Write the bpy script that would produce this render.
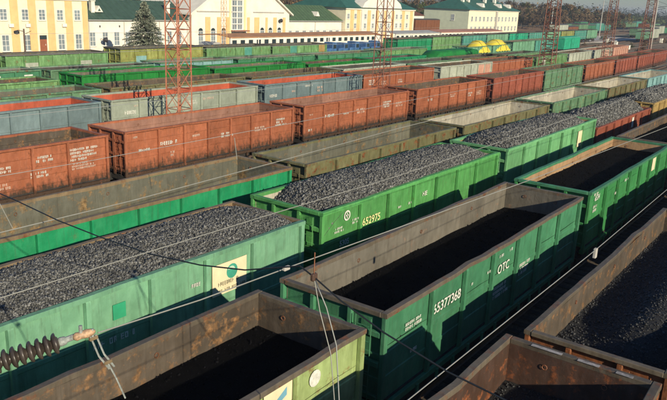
import bpy, bmesh, math, random
import numpy as np
from mathutils import Vector, Matrix
random.seed(4); rng = np.random.default_rng(4)
S = bpy.context.scene
for o in list(bpy.data.objects): bpy.data.objects.remove(o)
C = S.collection
R = math.radians

# ---------------------------------------------------------------- camera
YAW, PITCH, ROLL, CAMZ = R(53.9976), R(15.9116), R(2.5144), 9.8025
F = Vector((math.sin(YAW)*math.cos(PITCH), math.cos(YAW)*math.cos(PITCH), -math.sin(PITCH)))
Rt = Vector((math.cos(YAW), -math.sin(YAW), 0)); U = Rt.cross(F)
c_, s_ = math.cos(ROLL), math.sin(ROLL)
Rt, U = c_*Rt + s_*U, -s_*Rt + c_*U
cd = bpy.data.cameras.new('camera'); cam = bpy.data.objects.new('camera', cd); C.objects.link(cam)
M = Matrix((Rt, U, -F)).transposed().to_4x4(); M.translation = Vector((0, 0, CAMZ))
cam.matrix_world = M
cd.sensor_width = 36; cd.lens = 36*704.59/667; cd.clip_start = .1; cd.clip_end = 6000
S.camera = cam
# ---------------------------------------------------------------- sky, sun, exposure
W = bpy.data.worlds.new('World'); S.world = W; W.use_nodes = True
nt = W.node_tree; bgn = nt.nodes['Background']
sky = nt.nodes.new('ShaderNodeTexSky'); sky.sky_type = 'NISHITA'; sky.sun_disc = False
sky.sun_elevation = R(20); sky.sun_rotation = R(200.6); sky.air_density = 1.3; sky.dust_density = .15; sky.ozone_density = 4; sky.altitude = 100
tint = nt.nodes.new('ShaderNodeMix'); tint.data_type = 'RGBA'; tint.blend_type = 'MULTIPLY'; tint.inputs[0].default_value = 1
tint.inputs[7].default_value = (.76, .98, 1.34, 1); nt.links.new(sky.outputs[0], tint.inputs[6]); nt.links.new(tint.outputs[2], bgn.inputs[0]); bgn.inputs[1].default_value = .062
sd = bpy.data.lights.new('sun', 'SUN'); sun = bpy.data.objects.new('sun', sd); C.objects.link(sun)
sd.energy = 5.0; sd.angle = R(.5); sd.color = (1, .88, .66)
sun.rotation_euler = Vector((.331, .88, -.342)).to_track_quat('-Z', 'Y').to_euler()
S.view_settings.view_transform = 'Standard'; S.view_settings.look = 'None'
S.view_settings.exposure = .22; S.view_settings.gamma = 1

# ---------------------------------------------------------------- materials
MATS = {}
def newmat(name):
    m = bpy.data.materials.new(name); m.use_nodes = True
    n = m.node_tree.nodes; l = m.node_tree.links
    return m, n, l, n['Principled BSDF']
def noise(n, l, vec, scale, detail=4, rough=.6):
    t = n.new('ShaderNodeTexNoise'); t.inputs['Scale'].default_value = scale
    t.inputs['Detail'].default_value = detail; t.inputs['Roughness'].default_value = rough
    l.new(vec, t.inputs['Vector']); return t.outputs['Fac']
def ramp(n, l, fac, a, b):
    r = n.new('ShaderNodeMapRange'); r.inputs['From Min'].default_value = a; r.inputs['From Max'].default_value = b
    l.new(fac, r.inputs['Value']); return r.outputs['Result']
def mixc(n, l, fac, A, B, mode='MIX'):
    m = n.new('ShaderNodeMix'); m.data_type = 'RGBA'; m.blend_type = mode
    for s, v in ((m.inputs[0], fac), (m.inputs[6], A), (m.inputs[7], B)):
        if isinstance(v, (int, float)): s.default_value = v
        elif isinstance(v, tuple): s.default_value = (*v, 1)
        else: l.new(v, s)
    return m.outputs[2]
def mathn(n, l, op, a, b):
    m = n.new('ShaderNodeMath'); m.operation = op
    for s, v in ((m.inputs[0], a), (m.inputs[1], b)):
        if isinstance(v, (int, float)): s.default_value = v
        else: l.new(v, s)
    return m.outputs[0]
def scaled(n, l, vec, sc):
    m = n.new('ShaderNodeMapping'); m.inputs['Scale'].default_value = sc; l.new(vec, m.inputs['Vector']); return m.outputs[0]
def steel(name, col, rust=.25, fade=.35, soot=0., rustcol=(.16, .06, .025), rough=.55, grime=(.05, .04, .03), grime_amt=.35):
    if name in MATS: return MATS[name]
    m, n, l, b = newmat(name)
    pos = n.new('ShaderNodeNewGeometry').outputs['Position']
    oi = n.new('ShaderNodeObjectInfo').outputs['Random']
    big = ramp(n, l, noise(n, l, pos, 1.3, 5), .3, .7)
    pale = tuple(min(1, c*1.45+.05) for c in col); deep = tuple(c*.7 for c in col)
    base = mixc(n, l, big, deep, tuple(col))
    base = mixc(n, l, mathn(n, l, 'MULTIPLY', ramp(n, l, noise(n, l, scaled(n, l, pos, (1, 1, .35)), 4.2, 5), .45, .75), fade), base, pale)
    pv = n.new('ShaderNodeHueSaturation'); l.new(base, pv.inputs['Color'])
    l.new(mathn(n, l, 'ADD', mathn(n, l, 'MULTIPLY', oi, .3), .85), pv.inputs['Value']); base = pv.outputs[0]
    # vertical dirty runs
    st = ramp(n, l, noise(n, l, scaled(n, l, pos, (5, 5, .35)), 2.2, 4, .7), .52, .74)
    base = mixc(n, l, mathn(n, l, 'MULTIPLY', st, grime_amt), base, tuple(grime))
    # rust blooms and specks
    rn = ramp(n, l, noise(n, l, pos, 2.4, 8, .72), .66-rust*.28, .74-rust*.22)
    sp = ramp(n, l, noise(n, l, pos, 14, 3, .7), .70-rust*.08, .75-rust*.08)
    rr = mathn(n, l, 'MAXIMUM', rn, sp)
    rv = mixc(n, l, ramp(n, l, noise(n, l, pos, 9, 3), .35, .65), tuple(c*.55 for c in rustcol), tuple(min(1, c*1.5) for c in rustcol))
    base = mixc(n, l, mathn(n, l, 'MULTIPLY', rr, min(1, rust*2.2)), base, rv)
    if soot:
        sx = n.new('ShaderNodeSeparateXYZ'); l.new(pos, sx.inputs[0])
        hz = mathn(n, l, 'ADD', sx.outputs[2], mathn(n, l, 'MULTIPLY', noise(n, l, scaled(n, l, pos, (2.5, 2.5, 1)), 2, 4, .7), -1.5))
        base = mixc(n, l, mathn(n, l, 'MULTIPLY', ramp(n, l, hz, .95, .5), soot), base, (.03, .028, .02))
    l.new(base, b.inputs['Base Color']); b.inputs['Roughness'].default_value = rough
    b.inputs['Specular IOR Level'].default_value = .35
    bp = n.new('ShaderNodeBump'); bp.inputs['Strength'].default_value = .5; bp.inputs['Distance'].default_value = .03
    l.new(mathn(n, l, 'ADD', mathn(n, l, 'MULTIPLY', noise(n, l, pos, 2.2, 2, .5), 2.2), mathn(n, l, 'MULTIPLY', noise(n, l, pos, 9, 6, .7), .6)), bp.inputs['Height']); l.new(bp.outputs[0], b.inputs['Normal'])
    MATS[name] = m; return m
def plain(name, col, rough=.8, var=.25, sc=3., metal=0, bump=0.):
    if name in MATS: return MATS[name]
    m, n, l, b = newmat(name)
    pos = n.new('ShaderNodeNewGeometry').outputs['Position']
    base = mixc(n, l, ramp(n, l, noise(n, l, pos, sc, 6, .65), .3, .7), tuple(c*(1-var) for c in col), tuple(min(1, c*(1+var)) for c in col))
    l.new(base, b.inputs['Base Color']); b.inputs['Roughness'].default_value = rough; b.inputs['Metallic'].default_value = metal
    if bump:
        bp = n.new('ShaderNodeBump'); bp.inputs['Strength'].default_value = bump; bp.inputs['Distance'].default_value = .03
        l.new(noise(n, l, pos, sc*4, 5, .7), bp.inputs['Height']); l.new(bp.outputs[0], b.inputs['Normal'])
    MATS[name] = m; return m
def island(name, col, spread=.6, rough=.5, hue=None, spec=.5):
    m, n, l, b = newmat(name)
    rnd = n.new('ShaderNodeNewGeometry').outputs['Random Per Island']
    base = mixc(n, l, mathn(n, l, 'POWER', rnd, 1.6), tuple(c*(1-spread) for c in col), tuple(min(1, c*(1+spread*1.6)) for c in (hue or col)))
    l.new(base, b.inputs['Base Color']); b.inputs['Roughness'].default_value = rough; b.inputs['Specular IOR Level'].default_value = spec
    return m

# ---------------------------------------------------------------- mesh helpers
def mk(name, V, Fc, mi=None, smooth=False):
    me = bpy.data.meshes.new(name); me.from_pydata([tuple(v) for v in V], [], Fc)
    if mi is not None: me.polygons.foreach_set('material_index', mi)
    if smooth: me.polygons.foreach_set('use_smooth', [True]*len(me.polygons))
    me.update(); return me
class MB:
    def __init__(s): s.V = []; s.F = []; s.mi = []
    def box(s, x0, x1, y0, y1, z0, z1, mi=0):
        k = len(s.V)
        s.V += [(x0,y0,z0),(x1,y0,z0),(x1,y1,z0),(x0,y1,z0),(x0,y0,z1),(x1,y0,z1),(x1,y1,z1),(x0,y1,z1)]
        for f in ((0,3,2,1),(4,5,6,7),(0,1,5,4),(1,2,6,5),(2,3,7,6),(3,0,4,7)): s.F.append(tuple(k+i for i in f)); s.mi.append(mi)
        return s
    def bbox(s, x0, x1, y0, y1, z0, z1, c=.012, mi=0):     # chamfered along all long edges: box with bevelled corners
        bm = bmesh.new(); bmesh.ops.create_cube(bm, size=1)
        for v in bm.verts: v.co = Vector(((x0+x1)/2+v.co.x*(x1-x0), (y0+y1)/2+v.co.y*(y1-y0), (z0+z1)/2+v.co.z*(z1-z0)))
        bmesh.ops.bevel(bm, geom=bm.edges[:], offset=c, segments=1, affect='EDGES')
        k = len(s.V); s.V += [tuple(v.co) for v in bm.verts]; bm.verts.index_update()
        for f in bm.faces: s.F.append(tuple(k+v.index for v in f.verts)); s.mi.append(mi)
        bm.free(); return s
    def prism(s, prof, a0, a1, axis='x', mi=0):            # prof: closed loop of 2-D points, extruded along axis
        k = len(s.V); n = len(prof)
        for a in (a0, a1):
            for p, q in prof:
                s.V.append({'x': (a, p, q), 'y': (p, a, q), 'z': (p, q, a)}[axis])
        for i in range(n):
            j = (i+1) % n; s.F.append((k+i, k+j, k+n+j, k+n+i)); s.mi.append(mi)
        s.F.append(tuple(k+i for i in range(n))[::-1]); s.mi.append(mi)
        s.F.append(tuple(k+n+i for i in range(n))); s.mi.append(mi); return s
    def tube(s, pts, r, n=5, mi=0, r1=None):
        P = [Vector(p) for p in pts]; k0 = len(s.V)
        for i, p in enumerate(P):
            t = (P[min(i+1, len(P)-1)] - P[max(i-1, 0)]).normalized()
            a = t.cross(Vector((0, 0, 1)) if abs(t.z) < .9 else Vector((1, 0, 0))).normalized(); b = t.cross(a)
            rr = r if r1 is None else r + (r1-r)*i/(len(P)-1)
            for j in range(n):
                an = 2*math.pi*j/n; s.V.append(tuple(p + rr*(math.cos(an)*a + math.sin(an)*b)))
        for i in range(len(P)-1):
            for j in range(n):
                q = (j+1) % n; s.F.append((k0+i*n+j, k0+i*n+q, k0+(i+1)*n+q, k0+(i+1)*n+j)); s.mi.append(mi)
        s.F.append(tuple(k0+j for j in range(n))[::-1]); s.F.append(tuple(k0+(len(P)-1)*n+j for j in range(n))); s.mi += [mi, mi]; return s
    def lathe(s, prof, A, D, n=20, mi=0):                  # prof: (distance along axis, radius)
        A = Vector(A); D = Vector(D).normalized(); a = D.cross(Vector((0, 0, 1)) if abs(D.z) < .9 else Vector((1, 0, 0))).normalized(); b = D.cross(a)
        k0 = len(s.V)
        for t, r in prof:
            for j in range(n):
                an = 2*math.pi*j/n; s.V.append(tuple(A + t*D + r*(math.cos(an)*a + math.sin(an)*b)))
        for i in range(len(prof)-1):
            for j in range(n):
                q = (j+1) % n; s.F.append((k0+i*n+j, k0+i*n+q, k0+(i+1)*n+q, k0+(i+1)*n+j)); s.mi.append(mi)
        s.F.append(tuple(k0+j for j in range(n))[::-1]); s.F.append(tuple(k0+(len(prof)-1)*n+j for j in range(n))); s.mi += [mi, mi]; return s
    def mesh(s, name, smooth=False):
        me = mk(name, s.V, s.F, s.mi, smooth)
        bm = bmesh.new(); bm.from_mesh(me); bmesh.ops.recalc_face_normals(bm, faces=bm.faces[:]); bm.to_mesh(me); bm.free()
        return me
def put(name, me, mats, parent=None, loc=(0, 0, 0), rz=0, sc=None):
    if not isinstance(mats, (list, tuple)): mats = [mats]
    while len(me.materials) < len(mats): me.materials.append(mats[len(me.materials)])
    o = bpy.data.objects.new(name, me)
    for i, m in enumerate(mats):
        if me.materials[i] != m: o.material_slots[i].link = 'OBJECT'; o.material_slots[i].material = m
    o.location = loc
    if rz: o.rotation_euler = (0, 0, rz)
    if sc: o.scale = sc
    if parent: o.parent = parent
    C.objects.link(o); return o
def tag(o, label, cat, group=None, kind=None):
    o['label'] = label; o['category'] = cat
    if group: o['group'] = group
    if kind: o['kind'] = kind
    return o
def empty(name, loc, rz=0, sc=None):
    o = bpy.data.objects.new(name, None); o.location = loc; o.rotation_euler = (0, 0, rz); o.empty_display_size = .3
    if sc: o.scale = sc
    C.objects.link(o); return o
def bend(x):
    if x < 88: return 0.
    if x < 125: return .0008*(x-88)**2
    return 1.095 + .059*(x-125)

# ---------------------------------------------------------------- ground
def ground_material():
    m, n, l, b = newmat('yard_ground')
    pos = n.new('ShaderNodeNewGeometry').outputs['Position']
    a = mixc(n, l, ramp(n, l, noise(n, l, pos, .05, 6), .4, .62), (.15, .115, .07), (.115, .12, .06))
    a = mixc(n, l, ramp(n, l, noise(n, l, scaled(n, l, pos, (.25, 1, 1)), .35, 6), .45, .7), a, (.20, .16, .11))
    a = mixc(n, l, ramp(n, l, noise(n, l, pos, 9, 4, .8), .35, .7), a, (.05, .045, .04))
    l.new(a, b.inputs['Base Color']); b.inputs['Roughness'].default_value = .95
    bp = n.new('ShaderNodeBump'); bp.inputs['Distance'].default_value = .03; bp.inputs['Strength'].default_value = .5
    l.new(noise(n, l, pos, 14, 4, .8), bp.inputs['Height']); l.new(bp.outputs[0], b.inputs['Normal'])
    return m
g = MB().box(-1500, 4500, -2000, 4000, -.9, -.45)
o = put('ground', g.mesh('ground'), ground_material()); o['kind'] = 'structure'

# ---------------------------------------------------------------- tracks
ROWY = [1.76, 6.93, 11.99, 16.89, 27.50, 35.08, 39.75, 45.40, 51.75, 63.80]
BW = 2.93
m_rail = plain('rail_steel', (.13, .08, .05), .5, .3, 5); m_ballast = plain('ballast_stone', (.115, .09, .065), .95, .5, 11, bump=.9)
m_sleeper = plain('sleeper_wood', (.07, .055, .045), .9, .3, 6)
tracks = [(y+BW/2, 0) for y in ROWY] + [(-2.1, 0), (22.3, 0), (58.3, 0)]
extra_far = [(73.5+k*5.3, 150+k*12) for k in range(1, 13)]
def railway(Yc, x0, x1, sleepers=True):
    xs = [x0] + [x for x in range(88, 400, 9) if x0 < x < x1] + [x1]
    for s in (-.76, .76):
        mb = MB(); V = []; Fc = []
        for x in xs:
            y = Yc + s + bend(x)
            for dy, z in ((-.07, -.16), (-.035, -.13), (-.035, 0), (.035, 0), (.035, -.13), (.07, -.16)): V.append((x, y+dy, z))
        for i in range(len(xs)-1):
            for j in range(5): Fc.append((i*6+j, i*6+j+1, i*6+j+7, i*6+j+6))
        o = put('rail', mk('rail', V, Fc), m_rail); o['kind'] = 'structure'
    V = []; Fc = []
    for x in xs:
        y = Yc + bend(x)
        for dy, z in ((-2.35, -.452), (-1.6, -.2), (1.6, -.2), (2.35, -.452)): V.append((x, y+dy, z))
    for i in range(len(xs)-1):
        for j in range(3): Fc.append((i*4+j, i*4+j+1, i*4+j+5, i*4+j+4))
    o = put('ballast_bed', mk('ballast_bed', V, Fc), m_ballast); o['kind'] = 'structure'
    if sleepers:
        mb = MB(); x = x0+.3
        while x < min(x1, 170): mb.box(x, x+.24, Yc+bend(x)-1.3, Yc+bend(x)+1.3, -.28, -.165); x += .6
        o = put('sleepers', mb.mesh('sleepers'), m_sleeper); tag(o, 'wooden sleepers under the rails, too many to count', 'sleepers', 'sleepers under the rails', 'stuff')
for Yc, _ in tracks: railway(Yc, -12, 380)
for Yc, xa in extra_far: railway(Yc, xa, 420, False)

# ---------------------------------------------------------------- wagon kit (local: x 0..12.7, y 0 near rim .. BW, z above rail, rim at 3.5)
L = 12.7; WB = [0, 2.1, 3.8, 5.5, 7.2, 8.9, 10.6, 12.7]; ZB, ZT = 1.15, 3.5
def panel_mesh(w, beads, z0=1.28, z1=3.40, bul=0.):
    prof = [(0, z0)]
    for zc in beads:
        h = .045
        prof += [(0, zc-h-.02), (-.02, zc-h), (-.02, zc+h), (0, zc+h+.02)]
    prof += [(0, z1)]
    n = len(prof); V = []; Fc = []; mi = []; nx = 6; vr = random.Random(int(bul*1000)+int(w*100))
    dn = [(vr.uniform(.15, .85)*w, vr.uniform(z0+.3, z1-.3), vr.uniform(.12, .3), vr.uniform(-.008, .018)) for _ in range(3)]
    for off in (0, .022):
        for k in range(nx+1):
            x = w*k/nx
            for y, z in prof:
                b = bul*math.sin(math.pi*k/nx)*math.sin(math.pi*(z-z0)/(z1-z0))
                if bul: b += sum(a*math.exp(-((x-dx)**2+(z-dz)**2)/r_**2) for dx, dz, r_, a in dn)*math.sin(math.pi*k/nx)
                V.append((x, y+off+b, z))
    for s_ in (0, 1):
        o_ = s_*(nx+1)*n
        for k in range(nx):
            for i in range(n-1):
                a = o_+k*n+i; q = (a, a+n, a+n+1, a+1)
                Fc.append(q if s_ == 0 else q[::-1]); mi.append(s_)
    return mk('panel', V, Fc, mi)
PANELS = {}
for typ, bd in (('A', (1.85, 2.42)), ('B', (1.62, 2.07, 2.52, 2.97))):
    PANELS[typ] = [[panel_mesh(2.1-.10, bd, bul=q) for q in (.012, -.006, .024, .018)], [panel_mesh(1.70, bd, bul=q) for q in (.01, -.006, .022, .016)]]
END = {}
for typ, bd in (('A', (1.85, 2.42)), ('B', (1.62, 2.07, 2.52, 2.97))):
    END[typ] = panel_mesh(BW-.24, bd)
def trap(w, d, z0, z1, taper=True):
    V = []; Fc = []
    def ring(z, k): return [(-w/2, .098, z), (-w/2*.9, .098-d*k, z), (w/2*.9, .098-d*k, z), (w/2, .098, z)]
    V = ring(z0, .45 if taper else 1) + ring(z0+.3, 1) + ring(z1-.05, 1) + ring(z1, .8)
    for i in range(3):
        for j in range(3): Fc.append((i*4+j, i*4+j+1, i*4+j+5, i*4+j+4))
    Fc += [(3, 2, 1, 0), (12, 13, 14, 15)]
    return mk('post', V, Fc)
M_POST = trap(.125, .092, 1.12, 3.40)
M_CORNER = MB().bbox(0, .13, .004, .12, 1.12, 3.41, .015).mesh('corner_post')
def wavy_rail(seed):
    vr = random.Random(seed); V = []; Fc = []; n = 16; pr = [(-.012, 3.397), (-.012, 3.488), (0, 3.5), (.128, 3.5), (.14, 3.488), (.14, 3.385), (.02, 3.385)]
    m = len(pr); dy = [vr.uniform(-.018, .018) for _ in range(n+1)]; dzs = [vr.uniform(-.012, .008) for _ in range(n+1)]
    dy[0] = dy[n] = dzs[0] = dzs[n] = 0
    if seed % 2: dy[vr.randrange(3, 13)] = vr.choice((-.04, .045))
    for k in range(n+1): V += [(L*k/n, y+dy[k], z+dzs[k]) for y, z in pr]
    for k in range(n):
        for i in range(m): j = (i+1) % m; Fc.append((k*m+i, (k+1)*m+i, (k+1)*m+j, k*m+j)[::-1])
    Fc += [tuple(range(m)), tuple(n*m+i for i in range(m))[::-1]]
    return mk('top_rail', V, Fc)
M_RAILS = [wavy_rail(q) for q in range(6)]
M_ERAIL = MB().bbox(-.012, .14, .145, BW-.145, 3.38, 3.496, .014).mesh('end_rail')
M_SILL = MB().bbox(0.01, L-.01, .01, .16, 1.12, 1.275, .01)
for i in range(7):
    for q in (.25, .75):
        x = WB[i] + (WB[i+1]-WB[i])*q; M_SILL.box(x-.05, x+.05, -.035, .008, .98, 1.2)
M_SILL = M_SILL.mesh('side_sill')
HATCH = MB()
for i in range(7): HATCH.box(WB[i]+.12, WB[i+1]-.12, .10, .13, .93, 1.115)
HATCH = HATCH.mesh('hatch_row')
M_RIB = MB().bbox(.012, .108, .14, BW-.14, -.07, .07, .02).mesh('end_rib')
M_EPOST = MB().bbox(.0, .10, -.06, .06, 1.15, 3.37, .015).mesh('end_post')
M_FLOOR = MB().box(.1, L-.1, .1, BW-.1, 1.28, 1.34).mesh('floor')
fr = MB().box(-.05, L+.05, BW/2-.2, BW/2+.2, .78, 1.14)
for x in (.05, 2.4, 4.8, 6.35, 7.9, 10.3, 12.45): fr.box(x, x+.2, .2, BW-.2, .92, 1.13)
fr.box(4.2, 5.4, .35, .9, .45, .9)
M_FRAME = fr.mesh('underframe')
bg = MB()
for y in (BW/2-1.06, BW/2+.98):
    bg.prism([(-1.25, .3), (-1.25, .62), (-.5, .66), (-.35, .85), (.35, .85), (.5, .66), (1.25, .62), (1.25, .3), (.8, .42), (.45, .2), (-.45, .2), (-.8, .42)], y, y+.1, 'y')
bg.box(-.2, .2, BW/2-1.1, BW/2+1.1, .5, .78)
M_BOGIE = bg.mesh('bogie')
M_WHEEL = MB().lathe([(0, .475), (.03, .475), (.035, .46), (.13, .455)], (0, -.065, .475), (0, 1, 0), 18).lathe([(.13, .10), (.3, .09)], (0, -.065, .475), (0, 1, 0), 10).mesh('wheel')
cp = MB().box(-.55, 0, BW/2-.09, BW/2+.09, .93, 1.12).prism([(-.78, BW/2-.2), (-.72, BW/2-.02), (-.78, BW/2+.12), (-.66, BW/2+.2), (-.5, BW/2+.12), (-.5, BW/2-.12)], .88, 1.17, 'z')
M_COUPLER = cp.mesh('coupler')
M_HOSE = MB().tube([(0, BW/2+.4, 1.0), (-.25, BW/2+.38, .8), (-.45, BW/2+.3, .62), (-.62, BW/2+.22, .75)], .022, 5).mesh('brake_hose')
ld = MB(); ld.tube([(-.03, .35, 1.2), (-.03, .35, 3.3)], .014, 4); ld.tube([(-.03, .75, 1.2), (-.03, .75, 3.3)], .014, 4)
for k in range(6): ld.tube([(-.03, .35, 1.35+k*.35), (-.03, .75, 1.35+k*.35)], .012, 4)
M_LADDER = ld.mesh('ladder')
def ringmesh():
    mb = MB(); P = [(0, .05*math.sin(a), -.06+.05*math.cos(a)) for a in np.linspace(0, 2*math.pi, 9)]; mb.tube(P, .009, 4); return mb.mesh('lashing_ring')
M_RING = ringmesh()
m_under = plain('underframe_black', (.022, .02, .018), .8, .4, 5)
m_wheel = plain('wheel_steel', (.08, .055, .045), .6, .4, 6)
m_floor = plain('coal_dust_floor', (.03, .027, .025), .95, .6, 4, bump=.5)
def text_mesh(t, size, cache={}):
    if (t, size) in cache: return cache[(t, size)]
    c = bpy.data.curves.new('txt', 'FONT'); c.body = t; c.size = size; c.extrude = .001; c.resolution_u = 3
    c.offset = .004
    o = bpy.data.objects.new('txt', c); C.objects.link(o); bpy.context.view_layer.update()
    me = bpy.data.meshes.new_from_object(o.evaluated_get(bpy.context.evaluated_depsgraph_get()))
    bpy.data.objects.remove(o); me.name = 'lettering'; me.transform(Matrix.Rotation(R(90), 4, 'X')); me.materials.clear()
    cache[(t, size)] = me; return me
m_white = plain('stencil_white', (.62, .62, .55), .7, .3, 9)
m_cream = plain('placard_cream', (.72, .62, .40), .7, .12, 2)
def scribble(w, h, rows, seed):
    r = random.Random(seed); mb = MB(); hh = h/(rows*1.45)
    for k in range(rows):
        x = 0; z = k*hh*1.45
        end = w*r.uniform(.55, 1)
        while x < end:
            cw = hh*r.uniform(.35, .6)
            if r.random() > .16:
                t = hh*.17; q = r.randint(0, 3)
                mb.box(x, x+t, -.001, .001, z, z+hh)
                if q != 1: mb.box(x+t, x+cw, -.001, .001, z+hh-t, z+hh)
                if q in (0, 2): mb.box(x+t, x+cw, -.001, .001, z, z+t)
                if q in (1, 2, 3): mb.box(x+t, x+cw, -.001, .001, z+hh*.45, z+hh*.45+t)
                if q in (0, 3): mb.box(x+cw-t, x+cw, -.001, .001, z+t, z+hh-t)
            x += cw + hh*.22
    return mb.mesh('stencil_marking')

PAINT = dict(
 mint=dict(col=(.165, .365, .22), rust=0.15, fade=.3, grime_amt=0.42),
 bright=dict(col=(0.085, 0.31, 0.085), rust=0.14, fade=.35, grime_amt=0.35),
 green=dict(col=(0.055, 0.21, 0.105), rust=0.13, fade=.25, grime_amt=0.35),
 deep=dict(col=(0.04, 0.22, 0.065), rust=0.15, fade=.3, grime_amt=0.35),
 lime=dict(col=(.33, .43, .17), rust=.3, fade=.4, grime_amt=.25),
 emerald=dict(col=(0.012, 0.25, 0.1), rust=0.15, fade=.3, grime_amt=0.4),
 vivid=dict(col=(0.012, 0.19, 0.03), rust=0.15, fade=.2, grime_amt=0.45),
 olive=dict(col=(.15, .145, .07), rust=.45, fade=.4, grime_amt=.4),
 olivegreen=dict(col=(.11, .22, .12), rust=.4, fade=.6, grime_amt=.3),
 red=dict(col=(.35, .115, .055), rust=0.35, fade=.3, grime_amt=0.4, soot=.9, rustcol=(.2, .07, .03)),
 redbrown=dict(col=(0.3, 0.085, 0.05), rust=0.35, fade=.3, grime_amt=0.4, soot=.8, rustcol=(.17, .06, .03)),
 slate=dict(col=(.15, .21, .22), rust=.08, fade=.25, grime_amt=.15),
 sage=dict(col=(.31, .35, .28), rust=.1, fade=.25, grime_amt=.15),
 pale=dict(col=(.42, .45, .36), rust=.25, fade=.3, grime_amt=.3),
 pink=dict(col=(.52, .28, .2), rust=.2, fade=.3, grime_amt=.3),
  mintgreen=dict(col=(.14, .37, .16), rust=.12, fade=.3, grime_amt=.25),
 lightblue=dict(col=(.20, .37, .36), rust=.08, fade=.3, grime_amt=.2),
 teal=dict(col=(.08, .29, .22), rust=.08, fade=.3, grime_amt=.2),
 aqua=dict(col=(.02, .36, .2), rust=.04, fade=.3, grime_amt=.15),
 meadow=dict(col=(0.13, 0.27, 0.1), rust=0.3, fade=0.8, grime_amt=0.45),
 yellowgreen=dict(col=(0.25, 0.27, 0.07), rust=0.3, fade=0.6, grime_amt=0.4),
 ochre=dict(col=(.38, .26, .09), rust=.3, fade=.4, grime_amt=.3),
 rust=dict(col=(.24, .085, .035), rust=.8, fade=.3, grime_amt=.6),
 # insides
 i_grey=dict(col=(.165, .15, .12), rust=.3, fade=.25, grime_amt=0.4, rustcol=(.2, .13, .09)),
 i_olive=dict(col=(.125, .125, .095), rust=0.45, fade=.3, grime_amt=.45, rustcol=(.2, .13, .06)),
 i_brown=dict(col=(.095, .075, .055), rust=.5, fade=.3, grime_amt=.5, rustcol=(.2, .11, .05)),
 i_tan=dict(col=(.42, .27, .145), rust=.35, fade=.3, grime_amt=.3, rustcol=(.3, .15, .06)),
 i_white=dict(col=(.42, .39, .31), rust=.3, fade=.4, grime_amt=.5, rustcol=(.3, .24, .18)),
 i_dusty=dict(col=(.27, .14, .10), rust=.2, fade=.3, grime_amt=.2, rustcol=(.3, .16, .1)),
 i_red=dict(col=(0.46, 0.1, 0.05), rust=0.2, fade=.25, grime_amt=0.3),
 i_orange=dict(col=(.075, .04, .027), rust=.42, fade=.3, grime_amt=.7, rustcol=(.24, .08, .03)),
 i_dark=dict(col=(.075, .07, .06), rust=.3, fade=.3, grime_amt=.4, rustcol=(.1, .06, .04)),
)
RIMS = dict(rimrust=dict(col=(.12, .098, .07), rust=.4, fade=.3, grime_amt=.4), rimpale=dict(col=(.34, .30, .2), rust=.3, fade=.4, grime_amt=.3),
            rimtan=dict(col=(.22, .16, .09), rust=.4, fade=.3, grime_amt=.3))
PAINT.update(RIMS)
def P(k): return steel('paint_'+k, **PAINT[k])
WAG = {}
WR = random.Random(12)
ORD = ['first', 'second', 'third', 'fourth', 'fifth', 'sixth', 'seventh', 'eighth', 'ninth', 'tenth', 'eleventh', 'twelfth', 'thirteenth', 'fourteenth', 'fifteenth', 'sixteenth']
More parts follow.
